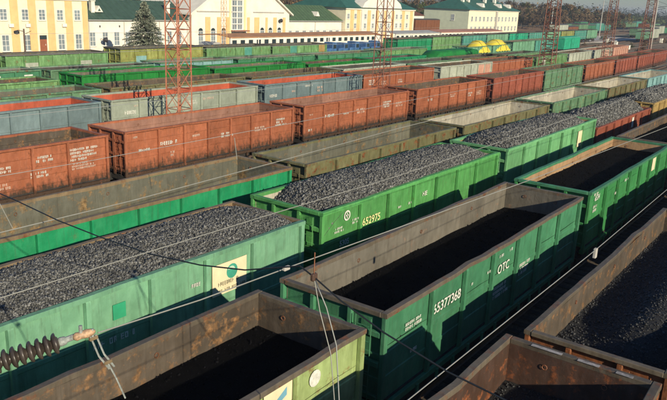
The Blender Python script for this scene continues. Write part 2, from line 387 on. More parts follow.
def wagon(row, key, xr, paint, inside, label, zt=3.5, length=12.7, rim=None, ptype='A', detail=2, nearrim=None, group='gondola wagons parked in the yard', marks=()):
    x0 = xr-length; yb = ROWY[row]
    rz = math.atan2(bend(xr)-bend(x0), length)
    root = empty('gondola_wagon', (x0, yb+bend(x0), 0), rz, (length/L, 1, zt/3.5))
    tag(root, label, 'wagon', group)
    po, pi = P(paint), P(inside); rm = P(rim) if rim else po
    for far in (0, 1):
        R_ = math.pi*far
        for i in range(7):
            w = WB[i+1]-WB[i]; me = WR.choice(PANELS[ptype][0 if w > 2 else 1])
            xa = WB[i]+(.1 if i == 0 else 0)
            if not far: put('side_panel', me, [po, pi], root, (xa, .12, 0))
            else: put('side_panel', me, [po, pi], root, (L-xa, BW-.12, 0), R_)
        for x in WB[1:-1]:
            if far and detail < 2: break
            put('post', M_POST, po, root, (x, 0 if not far else BW, 0), R_)
        for x, yy, rr in ((0, 0, 0), (L, BW, math.pi)):
            pass
        put('top_rail', WR.choice(M_RAILS), P(nearrim) if nearrim and not far else rm, root, (0 if not far else L, 0 if not far else BW, 0), R_)
        put('side_sill', M_SILL, po, root, (0 if not far else L, 0 if not far else BW, 0), R_)
        put('end_wall', END[ptype], [po, pi], root, (.115 if not far else L-.115, BW-.12 if not far else .12, 0), -math.pi/2 + R_)
        put('end_rail', M_ERAIL, rm, root, (0 if not far else L, 0 if not far else BW, 0), R_)
        X = 0 if not far else L; Yo = 0 if not far else BW
        if detail >= 1:
            for z in (1.45, 2.25, 2.95): put('end_rib', M_RIB, po, root, (X, Yo, z), R_)
            for y in (.95, BW-.95):
                put('end_post', M_EPOST, po, root, (X, y, 0), R_)
            put('coupler', M_COUPLER, m_under, root, (X, Yo, 0), R_)
        if detail >= 2:
            put('hatch_row', HATCH, m_under, root, (X, Yo, 0), R_)
            put('brake_hose', M_HOSE, m_under, root, (X, Yo, 0), R_)
            for y in (.9, BW-.9): put('lashing_ring', M_RING, P('rust'), root, (.17 if not far else L-.17, y, 3.2))
            for x in (3.0, 6.3, 9.7): put('lashing_ring', M_RING, P('rust'), root, (x, .16 if not far else BW-.16, 3.2), math.pi/2)
            put('ladder', M_LADDER, po, root, (X, Yo, 0), R_)
    for x in (0, L-.13):
        put('corner_post', M_CORNER, po, root, (x, 0, 0)); put('corner_post', M_CORNER, po, root, (x+.13, BW, 0), math.pi)
    put('floor', M_FLOOR, m_floor, root); put('underframe', M_FRAME, m_under, root)
    if detail >= 2 or row in (8, 9):
        for x in (2.0, L-2.0):
            b = put('bogie', M_BOGIE, m_under, root, (x, 0, 0))
            for dx in (-.92, .92):
                for y, r_ in ((BW/2-.76, 0), (BW/2+.76, math.pi)): put('wheel', M_WHEEL, m_wheel, b, (dx, y, 0), r_)
    WAG[key] = root; root['_len'] = length
    del root['_len']
    return root
def on_side(root, x, z, me, mat, name='lettering', label=None, y=.09):
    # x, z in metres at the wagon's own scale
    o = put(name, me, mat, root, (x/root.scale.x, y, z/root.scale.z)); o.scale = (1/root.scale.x, 1, 1/root.scale.z)
    if label: o['label'] = label
    if name in ('stencil_marking', 'placard_writing'): o['kind'] = 'stuff'
    return o

# row 0 (nearest)
ROW0 = 'in the nearest row at the bottom right'
w = wagon(0, 'r0a', 12.55, 'rust', 'i_orange', 'rust-orange open wagon at the bottom edge with a scorched inner end wall', 3.5, rim='rimrust', ptype='A')
w = wagon(0, 'r0b', 26.3, 'rust', 'i_brown', 'brown wagon at the right edge part filled with fine black coal', 3.2, rim='rimrust')
wagon(0, 'r0c', 40.1, 'rust', 'i_brown', 'brown wagon continuing the nearest row past the right edge', 3.2, rim='rimrust')
wagon(0, 'r0d', 54.0, 'green', 'i_brown', 'green wagon farthest along the nearest row past the right edge', 3.4, rim='rimrust')
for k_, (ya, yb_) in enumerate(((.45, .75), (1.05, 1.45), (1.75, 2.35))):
    put('paint_strip', MB().box(12.53, 12.62, ya, yb_, 3.4985, 3.503).mesh('paint_strip'), plain('bare_pale_strip', (.3, .28, .27), .8, .5, 9), WAG['r0a'])  # pale slivers coloured in as sunlight catching the end rail top
# row 1
w = wagon(1, 'r1a', 10.85, 'lime', 'i_brown', 'lime-green wagon with rusty scabs and empty brown inside, at the bottom left', 3.5, rim='rimrust')
w = wagon(1, 'r1b', 24.35, 'green', 'i_grey', 'green wagon numbered 65377368 and lettered OTC, black coal low inside', 3.54, 12.75, rim='rimrust')
w = wagon(1, 'r1c', 38.1, 'deep', 'i_tan', 'deep green wagon with tan inner walls, just right of the one lettered OTC', 3.5, 12.8, rim='green')
w = wagon(1, 'r1d', 51.8, 'olive', 'i_brown', 'olive-brown empty wagon beyond the tan-walled one, at the right edge', 3.4, rim='rimrust')
w = wagon(1, 'r1e', 65.4, 'green', 'i_brown', 'green wagon farthest along the second row from the camera', 3.4)
# row 2
for a in (('r2z', 1.55, 'mint', 'i_tan', 'mint-green wagon cut by the left edge in the coal-filled row', 3.64, 12.7, 'rimtan', 'A'),
          ('r2a', 15.17, 'mint', 'i_tan', 'mint-green wagon with a cream company placard, heaped with grey coal', 3.64, 12.7, 'rimtan', 'A'),
          ('r2b', 28.70, 'bright', 'i_white', 'bright green wagon numbered 652975, heaped with grey coal', 3.68, 12.7, 'bright', 'A'),
          ('r2c', 42.55, 'mintgreen', 'i_tan', 'pale green coal wagon with a small cream placard near its right end', 3.66, 12.9, 'mintgreen', 'A'),
          ('r2d', 56.0, 'redbrown', 'i_tan', 'low red-brown wagon of coal behind the pale green one', 3.05, 12.9, 'redbrown', 'A'),
          ('r2e', 69.8, 'ochre', 'i_tan', 'ochre wagon of coal at the right edge, beyond the red-brown coal wagon', 3.3, 12.9, 'ochre', 'A')):
    wagon(2, a[0], a[1], a[2], a[3], a[4], a[5], a[6], a[7], a[8], nearrim=a[2], group='wagons heaped with coal')
# row 3
for a in (('r3z', 6.9, 'emerald', 'i_olive', 'emerald wagon with grey insides at the left edge, its end hidden beyond the frame', 3.5, 12.7, 'rimtan'),
          ('r3a', 20.45, 'emerald', 'i_olive', 'empty emerald-sided wagon with muddy grey inside, behind the grey coal heap at left', 3.5, 12.7, 'rimtan'),
          ('r3b', 34.2, 'olive', 'i_olive', 'empty olive wagon with dim grey inside, behind the wagon numbered 652975', 3.45, 12.85, 'olive'),
          ('r3c', 48.25, 'olive', 'i_white', 'olive wagon with chalk-white insides and rusty patches, left of two others like it', 3.4, 13.05, 'olive'),
          ('r3d', 61.9, 'olivegreen', 'i_white', 'weathered green wagon with white insides, between olive ones', 3.45, 12.8, 'olivegreen'),
          ('r3e', 75.2, 'olive', 'i_white', 'olive-yellow wagon with white insides, left of the turquoise one', 3.5, 12.7, 'olive'),
          ('r3f', 88.8, 'lightblue', 'i_white', 'turquoise wagon at the right edge behind the coal row', 3.5, 12.9, 'lightblue')):
    wagon(3, a[0], a[1], a[2], a[3], a[4], a[5], a[6], a[7])
# row 4
R4 = [('r4a', 19.83, 'red', 'i_brown', 'rust-red wagon covered in white stencils at the left edge'),
      ('r4b', 33.35, 'red', 'i_dusty', 'long rust-red wagon with dusty pink insides, in front of the left lattice mast'),
      ('r4c', 47.05, 'red', 'i_dusty', 'rust-red wagon in front of the slate-blue one with bright red insides'),
      ('r4d', 61.1, 'red', 'i_brown', 'rust-red wagon just right of the middle lattice mast, brown and dark inside'),
      ('r4e', 75.4, 'redbrown', 'i_brown', 'dull red wagon left of the single green one in the red row'),
      ('r4f', 88.8, 'olivegreen', 'i_brown', 'single weathered green wagon in the row of red ones'),
      ('r4g', 102.8, 'red', 'i_brown', 'orange-red wagon directly right of the green one in the red row'),
      ('r4h', 116.8, 'redbrown', 'i_brown', 'second red wagon right of the green one in the red row'),
      ('r4i', 130.8, 'redbrown', 'i_brown', 'third red wagon right of the green one in the red row'),
      ('r4j', 144.6, 'redbrown', 'i_brown', 'last red wagon of the red row at the right edge')]
for a in R4: wagon(4, *a[:5], zt=3.29, length=12.7 if a[0] != 'r4b' else 12.6, ptype='B', detail=2 if a[1] < 80 else 1, group='red wagons in the long red row')
# row 5
R5 = [('r5a', 24.9, 'slate', 'i_red', 'slate-blue wagon with red insides at the left edge'),
      ('r5b', 38.3, 'sage', 'i_red', 'grey-green wagon with red insides behind the left lattice mast'),
      ('r5c', 51.8, 'slate', 'i_red', 'slate-blue wagon with red insides, left of the middle lattice mast'),
      ('r5d', 64.8, 'red', 'i_brown', 'red wagon behind the foot of the middle lattice mast'),
      ('r5e', 79.0, 'pale', 'i_brown', 'pale grey wagon with a pinkish end between two red ones'),
      ('r5f', 91.6, 'red', 'i_brown', 'red wagon right of the pale grey one in the row behind the masts'),
      ('r5g', 105.8, 'meadow', 'i_brown', 'pale green wagon with white bay, behind the dense lattice mast'),
      ('r5h', 119.6, 'pale', 'i_brown', 'pale olive wagon third from the right end of its row'),
      ('r5i', 133.6, 'pale', 'i_dusty', 'pale wagon with pinkish bays, second from the right end of its row'),
      ('r5j', 147.5, 'pink', 'i_dusty', 'pinkish wagon at the very right end of the row behind the masts')]
for a in R5: wagon(5, *a[:5], zt=3.5, ptype='A', detail=2 if a[1] < 60 else 1, group='wagons in the row behind the lattice masts')
# rows 6 - 9 : (xr, length, paint, inside, zt)
G6 = 'low olive wagons behind the masts'
for i, a in enumerate([(14.6, 12.7, 'olive', 'i_olive', 3.45, 'olive-grey wagon at the left edge behind the slate-blue one'),
          (28.3, 12.9, 'olivegreen', 'i_olive', 3.5, 'olive-green wagon with mossy walls behind the slate-blue one at left'),
          (41.9, 12.9, 'olive', 'i_brown', 3.5, 'brownish olive wagon crossed by the left lattice mast'),
          (54.9, 12.2, 'olive', 'i_brown', 3.4, 'rust-mottled olive wagon behind the blue wagon with red insides'),
          (66.9, 11.4, 'pale', 'i_dark', 3.4, 'pale grimy wagon left of the middle mast in the olive row'),
          (80.3, 12.9, 'olivegreen', 'i_dark', 3.4, 'grey-green wagon right of the middle mast in the olive row'),
          (93.8, 12.9, 'olive', 'i_dark', 3.4, 'olive wagon in front of the yellow heaps'),
          (107.4, 12.9, 'olivegreen', 'i_dark', 3.4, 'grey-green wagon behind the dense lattice mast in the olive row')]):
    wagon(6, 'r6%d' % i, a[0], a[2], a[3], a[5], a[4], a[1], detail=1, group=G6)
G7 = 'wagons of the row with emerald sides'
for i, a in enumerate([(15.3, 12.7, 'meadow', 'i_dark', 3.5, 'mid green wagon at the left edge in the row with emerald sides'),
          (28.9, 12.9, 'meadow', 'i_brown', 3.5, 'pale green wagon left of the vivid green one'),
          (43.4, 12.7, 'vivid', 'i_olive', 3.68, 'vivid green wagon behind the left lattice mast'),
          (56.6, 12.6, 'vivid', 'i_olive', 3.5, 'vivid green wagon right of the left lattice mast'),
          (68.9, 11.7, 'vivid', 'i_brown', 3.3, 'dark green wagon left of the middle lattice mast in the emerald row'),
          (81.5, 12.0, 'emerald', 'i_dark', 3.3, 'emerald wagon just right of the middle lattice mast'),
          (95.2, 12.9, 'olivegreen', 'i_dark', 3.0, 'low green wagon carrying the dark green tarpaulin stack')]):
    wagon(7, 'r7%d' % i, a[0], a[2], a[3], a[5], a[4], a[1], detail=1, group=G7)
G8 = 'teal and green wagons before the front station row'
for i, a in enumerate([(17.8, 12.7, 'green', 'i_olive', 3.5, 'green wagon with small white squares at the left edge'),
          (31.4, 12.9, 'green', 'i_olive', 3.5, 'green wagon with two white squares left of the spruce'),
          (42.6, 10.4, 'olivegreen', 'i_dark', 3.4, 'dull weathered green wagon in front of the spruce'),
          (52.7, 9.4, 'lightblue', 'i_grey', 3.5, 'light blue wagon crossed by the left lattice mast'),
          (66.2, 12.7, 'green', 'i_olive', 3.45, 'grey-green wagon behind the vivid green one right of the left mast'),
          (79.8, 12.9, 'green', 'i_olive', 3.4, 'green wagon in front of the blue machines'),
          (93.0, 12.4, 'meadow', 'i_olive', 3.5, 'green wagon right of the middle mast and left of the yellow heaps'),
          (106.6, 12.8, 'rust', 'i_brown', 2.6, 'rusty low wagon left of the yellow heaps'),
          (117.0, 10.0, 'mint', 'i_brown', 3.2, 'light green wagon under the left yellow heap'),
          (126.8, 9.2, 'mint', 'i_brown', 3.2, 'light green wagon under the right yellow heap'),
          (140.4, 12.9, 'mint', 'i_brown', 3.55, 'mint-grey wagon right of the yellow heaps'),
          (153.8, 12.7, 'teal', 'i_brown', 3.55, 'teal-grey wagon behind the dense lattice mast')]):
    wagon(8, 'r8%d' % i, a[0], a[2], a[3], a[5], a[4], a[1], rim='olivegreen', detail=1, group=G8)
G9 = 'wagons of the last row before the station'
for i, a in enumerate([(20.9, 12.7, 'meadow', 'i_olive', 3.45, 'patchy green wagon left of the lamp post before the yellow station'),
          (34.6, 13.0, 'meadow', 'i_olive', 3.45, 'patchy green wagon at the left edge before the yellow station'),
          (46.4, 11.2, 'meadow', 'i_olive', 3.5, 'patchy green wagon in front of the station door'),
          (59.9, 11.9, 'yellowgreen', 'i_olive', 3.75, 'yellow-green wagon in front of the spruce'),
          (72.0, 11.5, 'meadow', 'i_olive', 3.6, 'pale green wagon in front of the gabled station hall'),
          (84.5, 12.0, 'meadow', 'i_olive', 3.5, 'pale green wagon with a teal bay, left of the blue machines'),
          (117.3, 12.6, 'emerald', 'i_olive', 3.75, 'green wagon right of the middle mast before the grey canopy'),
          (130.6, 12.8, 'meadow', 'i_olive', 3.9, 'yellowish green wagon before the pink canopy'),
          (144.0, 12.8, 'teal', 'i_olive', 3.9, 'teal-green wagon before the green-roofed block'),
          (157.5, 12.8, 'mint', 'i_olive', 3.9, 'light green wagon before the green-roofed block'),
          (171.5, 13.0, 'aqua', 'i_olive', 3.9, 'bright teal wagon right of the green-roofed block'),
          (185.6, 13.0, 'teal', 'i_olive', 3.9, 'teal wagon left of the dense lattice mast'),
          (199.5, 13.0, 'mint', 'i_olive', 3.9, 'pale wagon seen through the dense lattice mast'),
          (213.4, 13.0, 'yellowgreen', 'i_olive', 3.9, 'yellowish wagon above the bright green boxcar'),
          (227.4, 13.0, 'teal', 'i_olive', 3.9, 'dark teal wagon right of the bright green boxcar'),
          (241.0, 12.6, 'mint', 'i_olive', 3.9, 'pale green wagon ending the front station row at right')]):
    wagon(9, 'r9%d' % i, a[0], a[2], a[3], a[5], a[4], a[1], rim='i_dark', detail=1, group=G9)

# ---------------------------------------------------------------- writing on the wagons
r = WAG['r1b']; x0 = r.location.x
on_side(r, 13.86-x0, 2.70, text_mesh('65377368', .36), m_white)
on_side(r, 17.55-x0, 2.62, text_mesh('OTC', .38), m_white)
for k, (x, z, ww, hh, rw) in enumerate([(12.6, 2.75, .75, .22, 2), (15.9, 2.82, .12, .1, 1), (16.8, 2.85, .3, .1, 1), (17.6, 3.1, .35, .12, 1), (18.3, 3.12, .3, .12, 1), (12.9, 2.1, .35, .12, 1), (17.3, 1.9, 1.2, .4, 3), (19.2, 2.1, .8, .4, 3)]):
    on_side(r, x-x0, z, scribble(ww, hh, rw, k), m_white, 'stencil_marking')
r = WAG['r2b']; x0 = r.location.x
on_side(r, 18.28-x0, 2.72, text_mesh('652975', .36), plain('stencil_yellow', (.65, .66, .3), .7, .3, 9))
on_side(r, 17.05-x0, 2.33, text_mesh('5305', .26), m_white)
mb = MB()
for a in range(16):
    a0, a1 = 2*math.pi*a/16, 2*math.pi*(a+1)/16
    k = len(mb.V)
    for aa, rr in ((a0, .17), (a1, .17), (a1, .12), (a0, .12)): mb.V.append((rr*math.cos(aa), 0, rr*math.sin(aa)))
    mb.F.append((k, k+1, k+2, k+3)); mb.mi.append(0)
mb.box(-.07, .07, -.001, .001, -.02, .03); mb.box(-.02, .02, -.001, .0015, -.1, .1)
on_side(r, 17.4-x0, 3.28, mb.mesh('round_emblem'), m_white, 'round_emblem')
for k, (x, z, ww, hh, rw) in enumerate([(16.75, 2.82, .5, .2, 2), (17.7, 2.92, .5, .2, 2), (20.45, 2.85, .2, .1, 1), (21.2, 2.85, .2, .12, 1), (22.2, 2.95, .3, .25, 1)]):
    on_side(r, x-x0, z, scribble(ww, hh, rw, 20+k), m_white, 'stencil_marking')
r = WAG['r2a']; x0 = r.location.x
on_side(r, 11.58-x0, 2.38, MB().box(0, 1.24, -.002, .002, 0, .84).mesh('placard'), m_cream, 'placard', 'cream placard with a green globe and two lines of writing', y=.082)
disc = MB()
disc.V = [(0, 0, 0)] + [(.2*math.cos(a*math.pi/12), 0, .2*math.sin(a*math.pi/12)) for a in range(24)]
disc.F = [(0, 1+a, 1+(a+1) % 24) for a in range(24)]; disc.mi = [0]*24
on_side(r, 12.28-x0, 2.93, disc.mesh('globe_emblem'), plain('globe_green', (.05, .32, .22), .6, .2), 'globe_emblem', y=.077)
dm = MB(); dm.V = [(.13*math.cos(a*math.pi/12)-.03, 0, .1*math.sin(a*math.pi/12)+.04) for a in range(12)]; dm.F = [tuple(range(12))]; dm.mi = [0]
on_side(r, 12.28-x0, 2.93, dm.mesh('globe_highlight'), plain('globe_pale', (.45, .6, .45), .6, .1), 'globe_highlight', y=.074)
m_brownink = plain('placard_ink', (.12, .12, .08), .7, .2)
on_side(r, 11.78-x0, 2.62, scribble(1.0, .15, 1, 51), m_brownink, 'placard_writing', y=.077)
on_side(r, 11.82-x0, 2.43, scribble(.95, .13, 1, 52), m_brownink, 'placard_writing', y=.077)
on_side(r, 8.62-x0, 2.82, MB().box(0, .34, -.002, .002, 0, .36).mesh('repaint_patch'), plain('patch_green', (.03, .30, .15), .5, .1), 'repaint_patch')
on_side(r, 10.9-x0, 2.86, scribble(.3, .14, 1, 53), m_white, 'stencil_marking')
on_side(r, 8.0-x0, 2.3, scribble(1.2, .2, 1, 54), m_white, 'stencil_marking')
r = WAG['r1a']; x0 = r.location.x
on_side(r, 9.33-x0, 3.02, MB().lathe([(0, .17), (.002, .17)], (0, 0, 0), (0, 1, 0), 14).mesh('worn_emblem'), m_white, 'worn_emblem', y=.09)
on_side(r, 7.9-x0, 2.9, MB().box(0, .75, -.002, .002, 0, .45).mesh('placard'), m_cream, 'placard', 'peeling cream placard with a blue flash', y=.082)
on_side(r, 8.0-x0, 2.95, MB().prism([(0, 0), (.5, .28), (.5, .12), (.2, 0)], -.001, .001, 'y').mesh('blue_flash'), plain('flash_blue', (.15, .35, .45), .6, .1), 'blue_flash', y=.077)
r = WAG['r1c']; x0 = r.location.x
on_side(r, 26.15-x0, 2.98, text_mesh('6534', .3), m_white)
for k, (x, z, ww, hh, rw) in enumerate([(26.0, 3.2, .7, .16, 1), (26.1, 2.55, .6, .3, 2), (30.2, 3.0, .5, .16, 1), (28.9, 2.7, .4, .14, 1)]):
    on_side(r, x-x0, z, scribble(ww, hh, rw, 60+k), m_white, 'stencil_marking')
on_side(r, 34.9-x0, 2.66, MB().box(0, .6, -.002, .002, 0, .6).mesh('placard'), m_cream, 'placard', 'small cream placard on the deep green side')
r = WAG['r2c']; x0 = r.location.x
on_side(r, 39.7-x0, 2.35, MB().box(0, .8, -.002, .002, 0, .9).mesh('placard'), m_cream, 'placard', 'small cream placard near the right end', y=.082)
r = WAG['r2d']; x0 = r.location.x
on_side(r, 51.3-x0, 2.1, MB().box(0, .45, -.002, .002, 0, .7).mesh('placard'), m_white, 'placard', 'small white placard on the red-brown side')
m_w2 = plain('stencil_worn', (.6, .45, .36), .8, .25, 7)
def stencils(key, items, seed):
    r = WAG[key]; x0 = r.location.x
    for k, (x, z, ww, hh, rw) in enumerate(items):
        on_side(r, x-x0, z, scribble(ww, hh, rw, seed+k), m_white if k % 2 == 0 else m_w2, 'stencil_marking')
stencils('r4a', [(16.2, 2.5, 1.2, .32, 2), (14.2, 1.6, .9, .3, 2), (17.85, 2.3, 1.45, .62, 4), (12.6, 2.2, 1, .4, 3), (15.9, 1.85, .9, .3, 2), (17.9, 1.9, 1.3, .35, 3), (14.2, 2.3, 1.0, .3, 2)], 100)
stencils('r4b', [(22.95, 2.33, 1.4, .26, 1), (21.3, 2.9, .4, .14, 1), (21.6, 2.2, .8, .18, 1), (25.1, 2.5, .9, .16, 1), (27.2, 2.2, .9, .3, 2), (29.9, 2.2, 1.0, .3, 2), (31.7, 2.3, 1.2, .5, 3), (23.6, 1.7, .4, .3, 2)], 120)
stencils('r4c', [(36.4, 2.3, 1.3, .26, 1), (35.0, 2.6, .4, .14, 1), (38.7, 2.3, .7, .16, 1), (40.2, 2.2, 1.1, .4, 2), (43.6, 2.3, 1.2, .5, 3), (45.4, 2.2, 1.0, .4, 2), (34.9, 1.6, .5, .2, 1)], 140)
stencils('r4d', [(50.3, 2.2, 1.2, .26, 1), (54.0, 2.2, 1.1, .3, 2), (57.4, 2.0, 1.2, .4, 2), (59.2, 2.0, 1.2, .4, 3)], 160)
stencils('r5a', [(17.0, 2.6, 1.2, .3, 1), (17.3, 2.1, 1.0, .3, 1)], 180)
stencils('r5b', [(26.6, 2.55, 1.3, .3, 1), (27.3, 2.95, .3, .16, 1), (31.5, 2.7, 1.3, .3, 2), (33.0, 2.9, 1.2, .22, 1)], 190)
stencils('r5c', [(39.7, 2.5, 1.4, .3, 1), (42.2, 2.7, .8, .2, 1), (43.9, 3.0, 1.0, .2, 1), (45.5, 2.5, 1.3, .5, 2)], 200)
stencils('r5d', [(53, 2.5, 1.0, .5, 3), (55, 2.4, 1.1, .4, 2), (58, 2.4, 1.0, .4, 2)], 210)
for key, xs in (('r81', (27.4, 30.0)), ('r80', (12.0,))):
    r = WAG[key]
    for x in xs: on_side(r, x-r.location.x, 2.6, MB().box(0, .7, -.002, .002, 0, .55).mesh('placard'), m_white, 'placard')
for key, bays in (('r90', (1, 3)), ('r91', (0, 2, 4, 6)), ('r92', (1, 3, 5)), ('r93', (1, 2)), ('r94', (4,)), ('r95', (2, 6)), ('r5e' , (5, 6)), ('r5g', (1,)), ('r5i', (3, 4, 5))):
    r = WAG[key]
    for q, b_ in enumerate(bays):
        col = {'r90': 'paint_pale', 'r91': 'paint_pale', 'r92': 'paint_pale', 'r93': 'paint_lightblue', 'r94': 'paint_teal', 'r95': 'paint_teal' if b_ == 2 else 'paint_ochre', 'r5e': 'paint_pink', 'r5g': 'paint_pale', 'r5i': 'paint_pink'}[key]
        hz = .7 if key in ('r90', 'r91', 'r92', 'r93') else 1.95
        o = put('repaint_patch', MB().box(.1, 1.6, -.002, .002, 0, hz).mesh('repaint_patch'), MATS[col], r, (WB[b_]+.05, .088, 1.35 if q % 2 or hz > 1 else 2.0))

# ---------------------------------------------------------------- coal loads
m_coal = island('coal_lump', (.135, .135, .128), .45, .65, spec=.25)
m_coalbase = plain('coal_base', (.06, .061, .058), .9, .5, 12, bump=1)
m_slack = island('coal_slack_lump', (.032, .033, .035), .6, .5, spec=.45)
m_slackbase = plain('coal_slack', (.012, .0125, .014), .8, .5, 20, bump=1)
def vnoise(x, y, seed):
    s = 0
    r_ = np.random.default_rng(seed)
    for k in range(14):
        f_ = .5*1.33**k; a = r_.uniform(0, 6.28); p_ = r_.uniform(0, 6.28)
        s = s + np.sin((x*math.cos(a)+y*math.sin(a))*f_*1.7+p_)/(1.26**k)
    return s*.3
def coal(row, xl, xr, hfun, n, smin, smax, label, mats, seed, group='heaps of coal in the wagons'):
    y0 = ROWY[row]+.115; y1 = ROWY[row]+BW-.115; xl += .14; xr -= .14
    nx = int((xr-xl)/.09); ny = 32
    xs = np.linspace(xl, xr, nx); ys = np.linspace(y0, y1, ny)
    XX, YY = np.meshgrid(xs, ys, indexing='ij'); ZZ = hfun(XX, YY) + vnoise(XX*3, YY*3, seed)*.022
    V = np.stack([XX, YY, ZZ], -1).reshape(-1, 3)
    V[:, 1] += np.array([bend(x) for x in V[:, 0]])
    idx = np.arange(nx*ny).reshape(nx, ny)
    Fq = np.stack([idx[:-1, :-1], idx[1:, :-1], idx[1:, 1:], idx[:-1, 1:]], -1).reshape(-1, 4)
    # lumps: jittered octahedra
    r_ = np.random.default_rng(seed)
    cx = r_.uniform(xl+.03, xr-.03, n); cy = r_.uniform(y0+.03, y1-.03, n)
    cz = hfun(cx, cy) + vnoise(cx*3, cy*3, seed)*.022
    sz = smin*(smax*1.35/smin)**(r_.random(n)**2.1)
    base = np.array([(1,0,0),(-1,0,0),(0,1,0),(0,-1,0),(0,0,1),(0,0,-1)], float)
    ver = base[None]*sz[:, None, None]*r_.uniform(.55, 1.25, (n, 6, 1)) + r_.normal(0, .28, (n, 6, 3))*sz[:, None, None]
    q = r_.normal(size=(n, 3, 3)); q, _ = np.linalg.qr(q); ver = ver@q
    ver[:, :, 0] += cx[:, None]; ver[:, :, 1] += cy[:, None]+np.array([bend(x) for x in cx])[:, None]; ver[:, :, 2] += (cz+sz*.35)[:, None]
    tri = np.array([(0,2,4),(2,1,4),(1,3,4),(3,0,4),(2,0,5),(1,2,5),(3,1,5),(0,3,5)])
    Ft = (tri[None]+np.arange(n)[:, None, None]*6).reshape(-1, 3) + len(V)
    Vall = np.concatenate([V, ver.reshape(-1, 3)])
    me = bpy.data.meshes.new('coal_heap')
    nf = len(Fq)+len(Ft)
    me.vertices.add(len(Vall)); me.vertices.foreach_set('co', Vall.astype(np.float32).ravel())
    me.loops.add(len(Fq)*4+len(Ft)*3); me.loops.foreach_set('vertex_index', np.concatenate([Fq.ravel(), Ft.ravel()]).astype(np.int32))
    me.polygons.add(nf); st = np.concatenate([np.arange(len(Fq))*4, len(Fq)*4+np.arange(len(Ft))*3]).astype(np.int32)
    me.polygons.foreach_set('loop_start', st)
    me.materials.append(mats[1]); me.materials.append(mats[0])
    me.polygons.foreach_set('material_index', np.concatenate([np.zeros(len(Fq)), np.ones(len(Ft))]).astype(np.int32))
    me.update(calc_edges=True); me.validate()
    o = bpy.data.objects.new('coal_heap', me); C.objects.link(o)
    tag(o, label, 'coal', group, 'stuff'); return o
def heap(row, xl, xr, zt, crown=.28, edge=.12, lend=.6, rend=.6, ll=1.2, rl=1.2, seed=1):
    yc = ROWY[row]+BW/2
    def f(x, y):
        v = np.clip(np.abs(y-yc)/(BW/2-.1), 0, 1)
        z = zt-edge + crown*(1-v**2.2)
        z = z - lend*np.clip(1-(x-xl)/ll, 0, 1)**1.3 - rend*np.clip(1-(xr-x)/rl, 0, 1)**1.3
        return z + vnoise(x, y, seed+50)*.05
    return f
CM = (m_coal, m_coalbase)
coal(2, 2.47, 15.17, heap(2, 2.47, 15.17, 3.64, .20, .07, .1, .18, 1, .7, 1), 52000, .011, .036, 'grey coal heaped to the rim of the mint wagon with the placard', CM, 11)
coal(2, 16.0, 28.70, heap(2, 16.0, 28.7, 3.68, .28, .04, .95, .4, 1.7, 1.2, 2), 44000, .013, .043, 'grey coal heaped in the bright green wagon numbered 652975', CM, 12)
coal(2, 29.65, 42.55, heap(2, 29.65, 42.55, 3.66, .34, .08, .5, .8, 1.6, 2, 3), 26000, .018, .055, 'grey coal heaped in the pale green wagon with a small placard', CM, 13)
coal(2, 43.1, 56.0, heap(2, 43.1, 56, 3.05, .8, .10, .3, .9, 1.6, 2.2, 4), 16000, .02, .075, 'grey coal mounded high in the low red-brown wagon', CM, 14)
coal(2, 56.9, 69.8, heap(2, 56.9, 69.8, 3.3, .6, .10, .5, .5, 1.6, 1.6, 5), 10000, .025, .08, 'grey coal in the ochre wagon at the right edge', CM, 15)
coal(2, -11.1, 1.55, heap(2, -11.1, 1.55, 3.5, .2, .10, .4, .4, 1, 1, 6), 2500, .03, .08, 'grey coal in the mint wagon cut by the left edge', CM, 16)
SM = (m_slack, m_slackbase)
def hr0b(x, y): return 2.40 - .35*np.clip(1-(x-13.6)/1.6, 0, 1) + .62*np.exp(-((y-2.75)/.8)**2)*np.clip((x-14.0)/2.2, 0, 1) + vnoise(x, y, 77)*.06
coal(0, 13.6, 26.3, hr0b, 22000, .006, .028, 'fine black coal in the brown wagon at the right edge', SM, 21)
def hr0a(x, y): return 2.55 + .28*np.exp(-((y-2.9)/.7)**2-((x-11)/1.3)**2) + vnoise(x, y, 78)*.05
coal(0, -.15, 12.55, hr0a, 12000, .006, .028, 'black coal lying low in the rust-orange wagon at the bottom edge', SM, 22)
m_dirtpile = plain('residue', (.02, .019, .018), .95, .5, 8, bump=1)
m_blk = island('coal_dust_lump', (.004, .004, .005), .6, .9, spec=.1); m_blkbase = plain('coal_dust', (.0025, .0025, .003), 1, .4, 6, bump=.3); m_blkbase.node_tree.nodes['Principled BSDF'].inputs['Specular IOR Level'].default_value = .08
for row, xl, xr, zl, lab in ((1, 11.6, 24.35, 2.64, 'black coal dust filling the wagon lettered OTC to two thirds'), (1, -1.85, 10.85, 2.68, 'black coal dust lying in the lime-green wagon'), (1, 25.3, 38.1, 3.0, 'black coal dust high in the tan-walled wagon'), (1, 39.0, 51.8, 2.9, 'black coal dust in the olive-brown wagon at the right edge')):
    coal(row, xl, xr, lambda x, y, z_=zl, q=int(xl): z_+vnoise(x*.5, y*.5, row+q)*.05, 4000, .008, .03, lab, (m_blk, m_blkbase), 30+int(xl), 'black coal dust in the wagons')

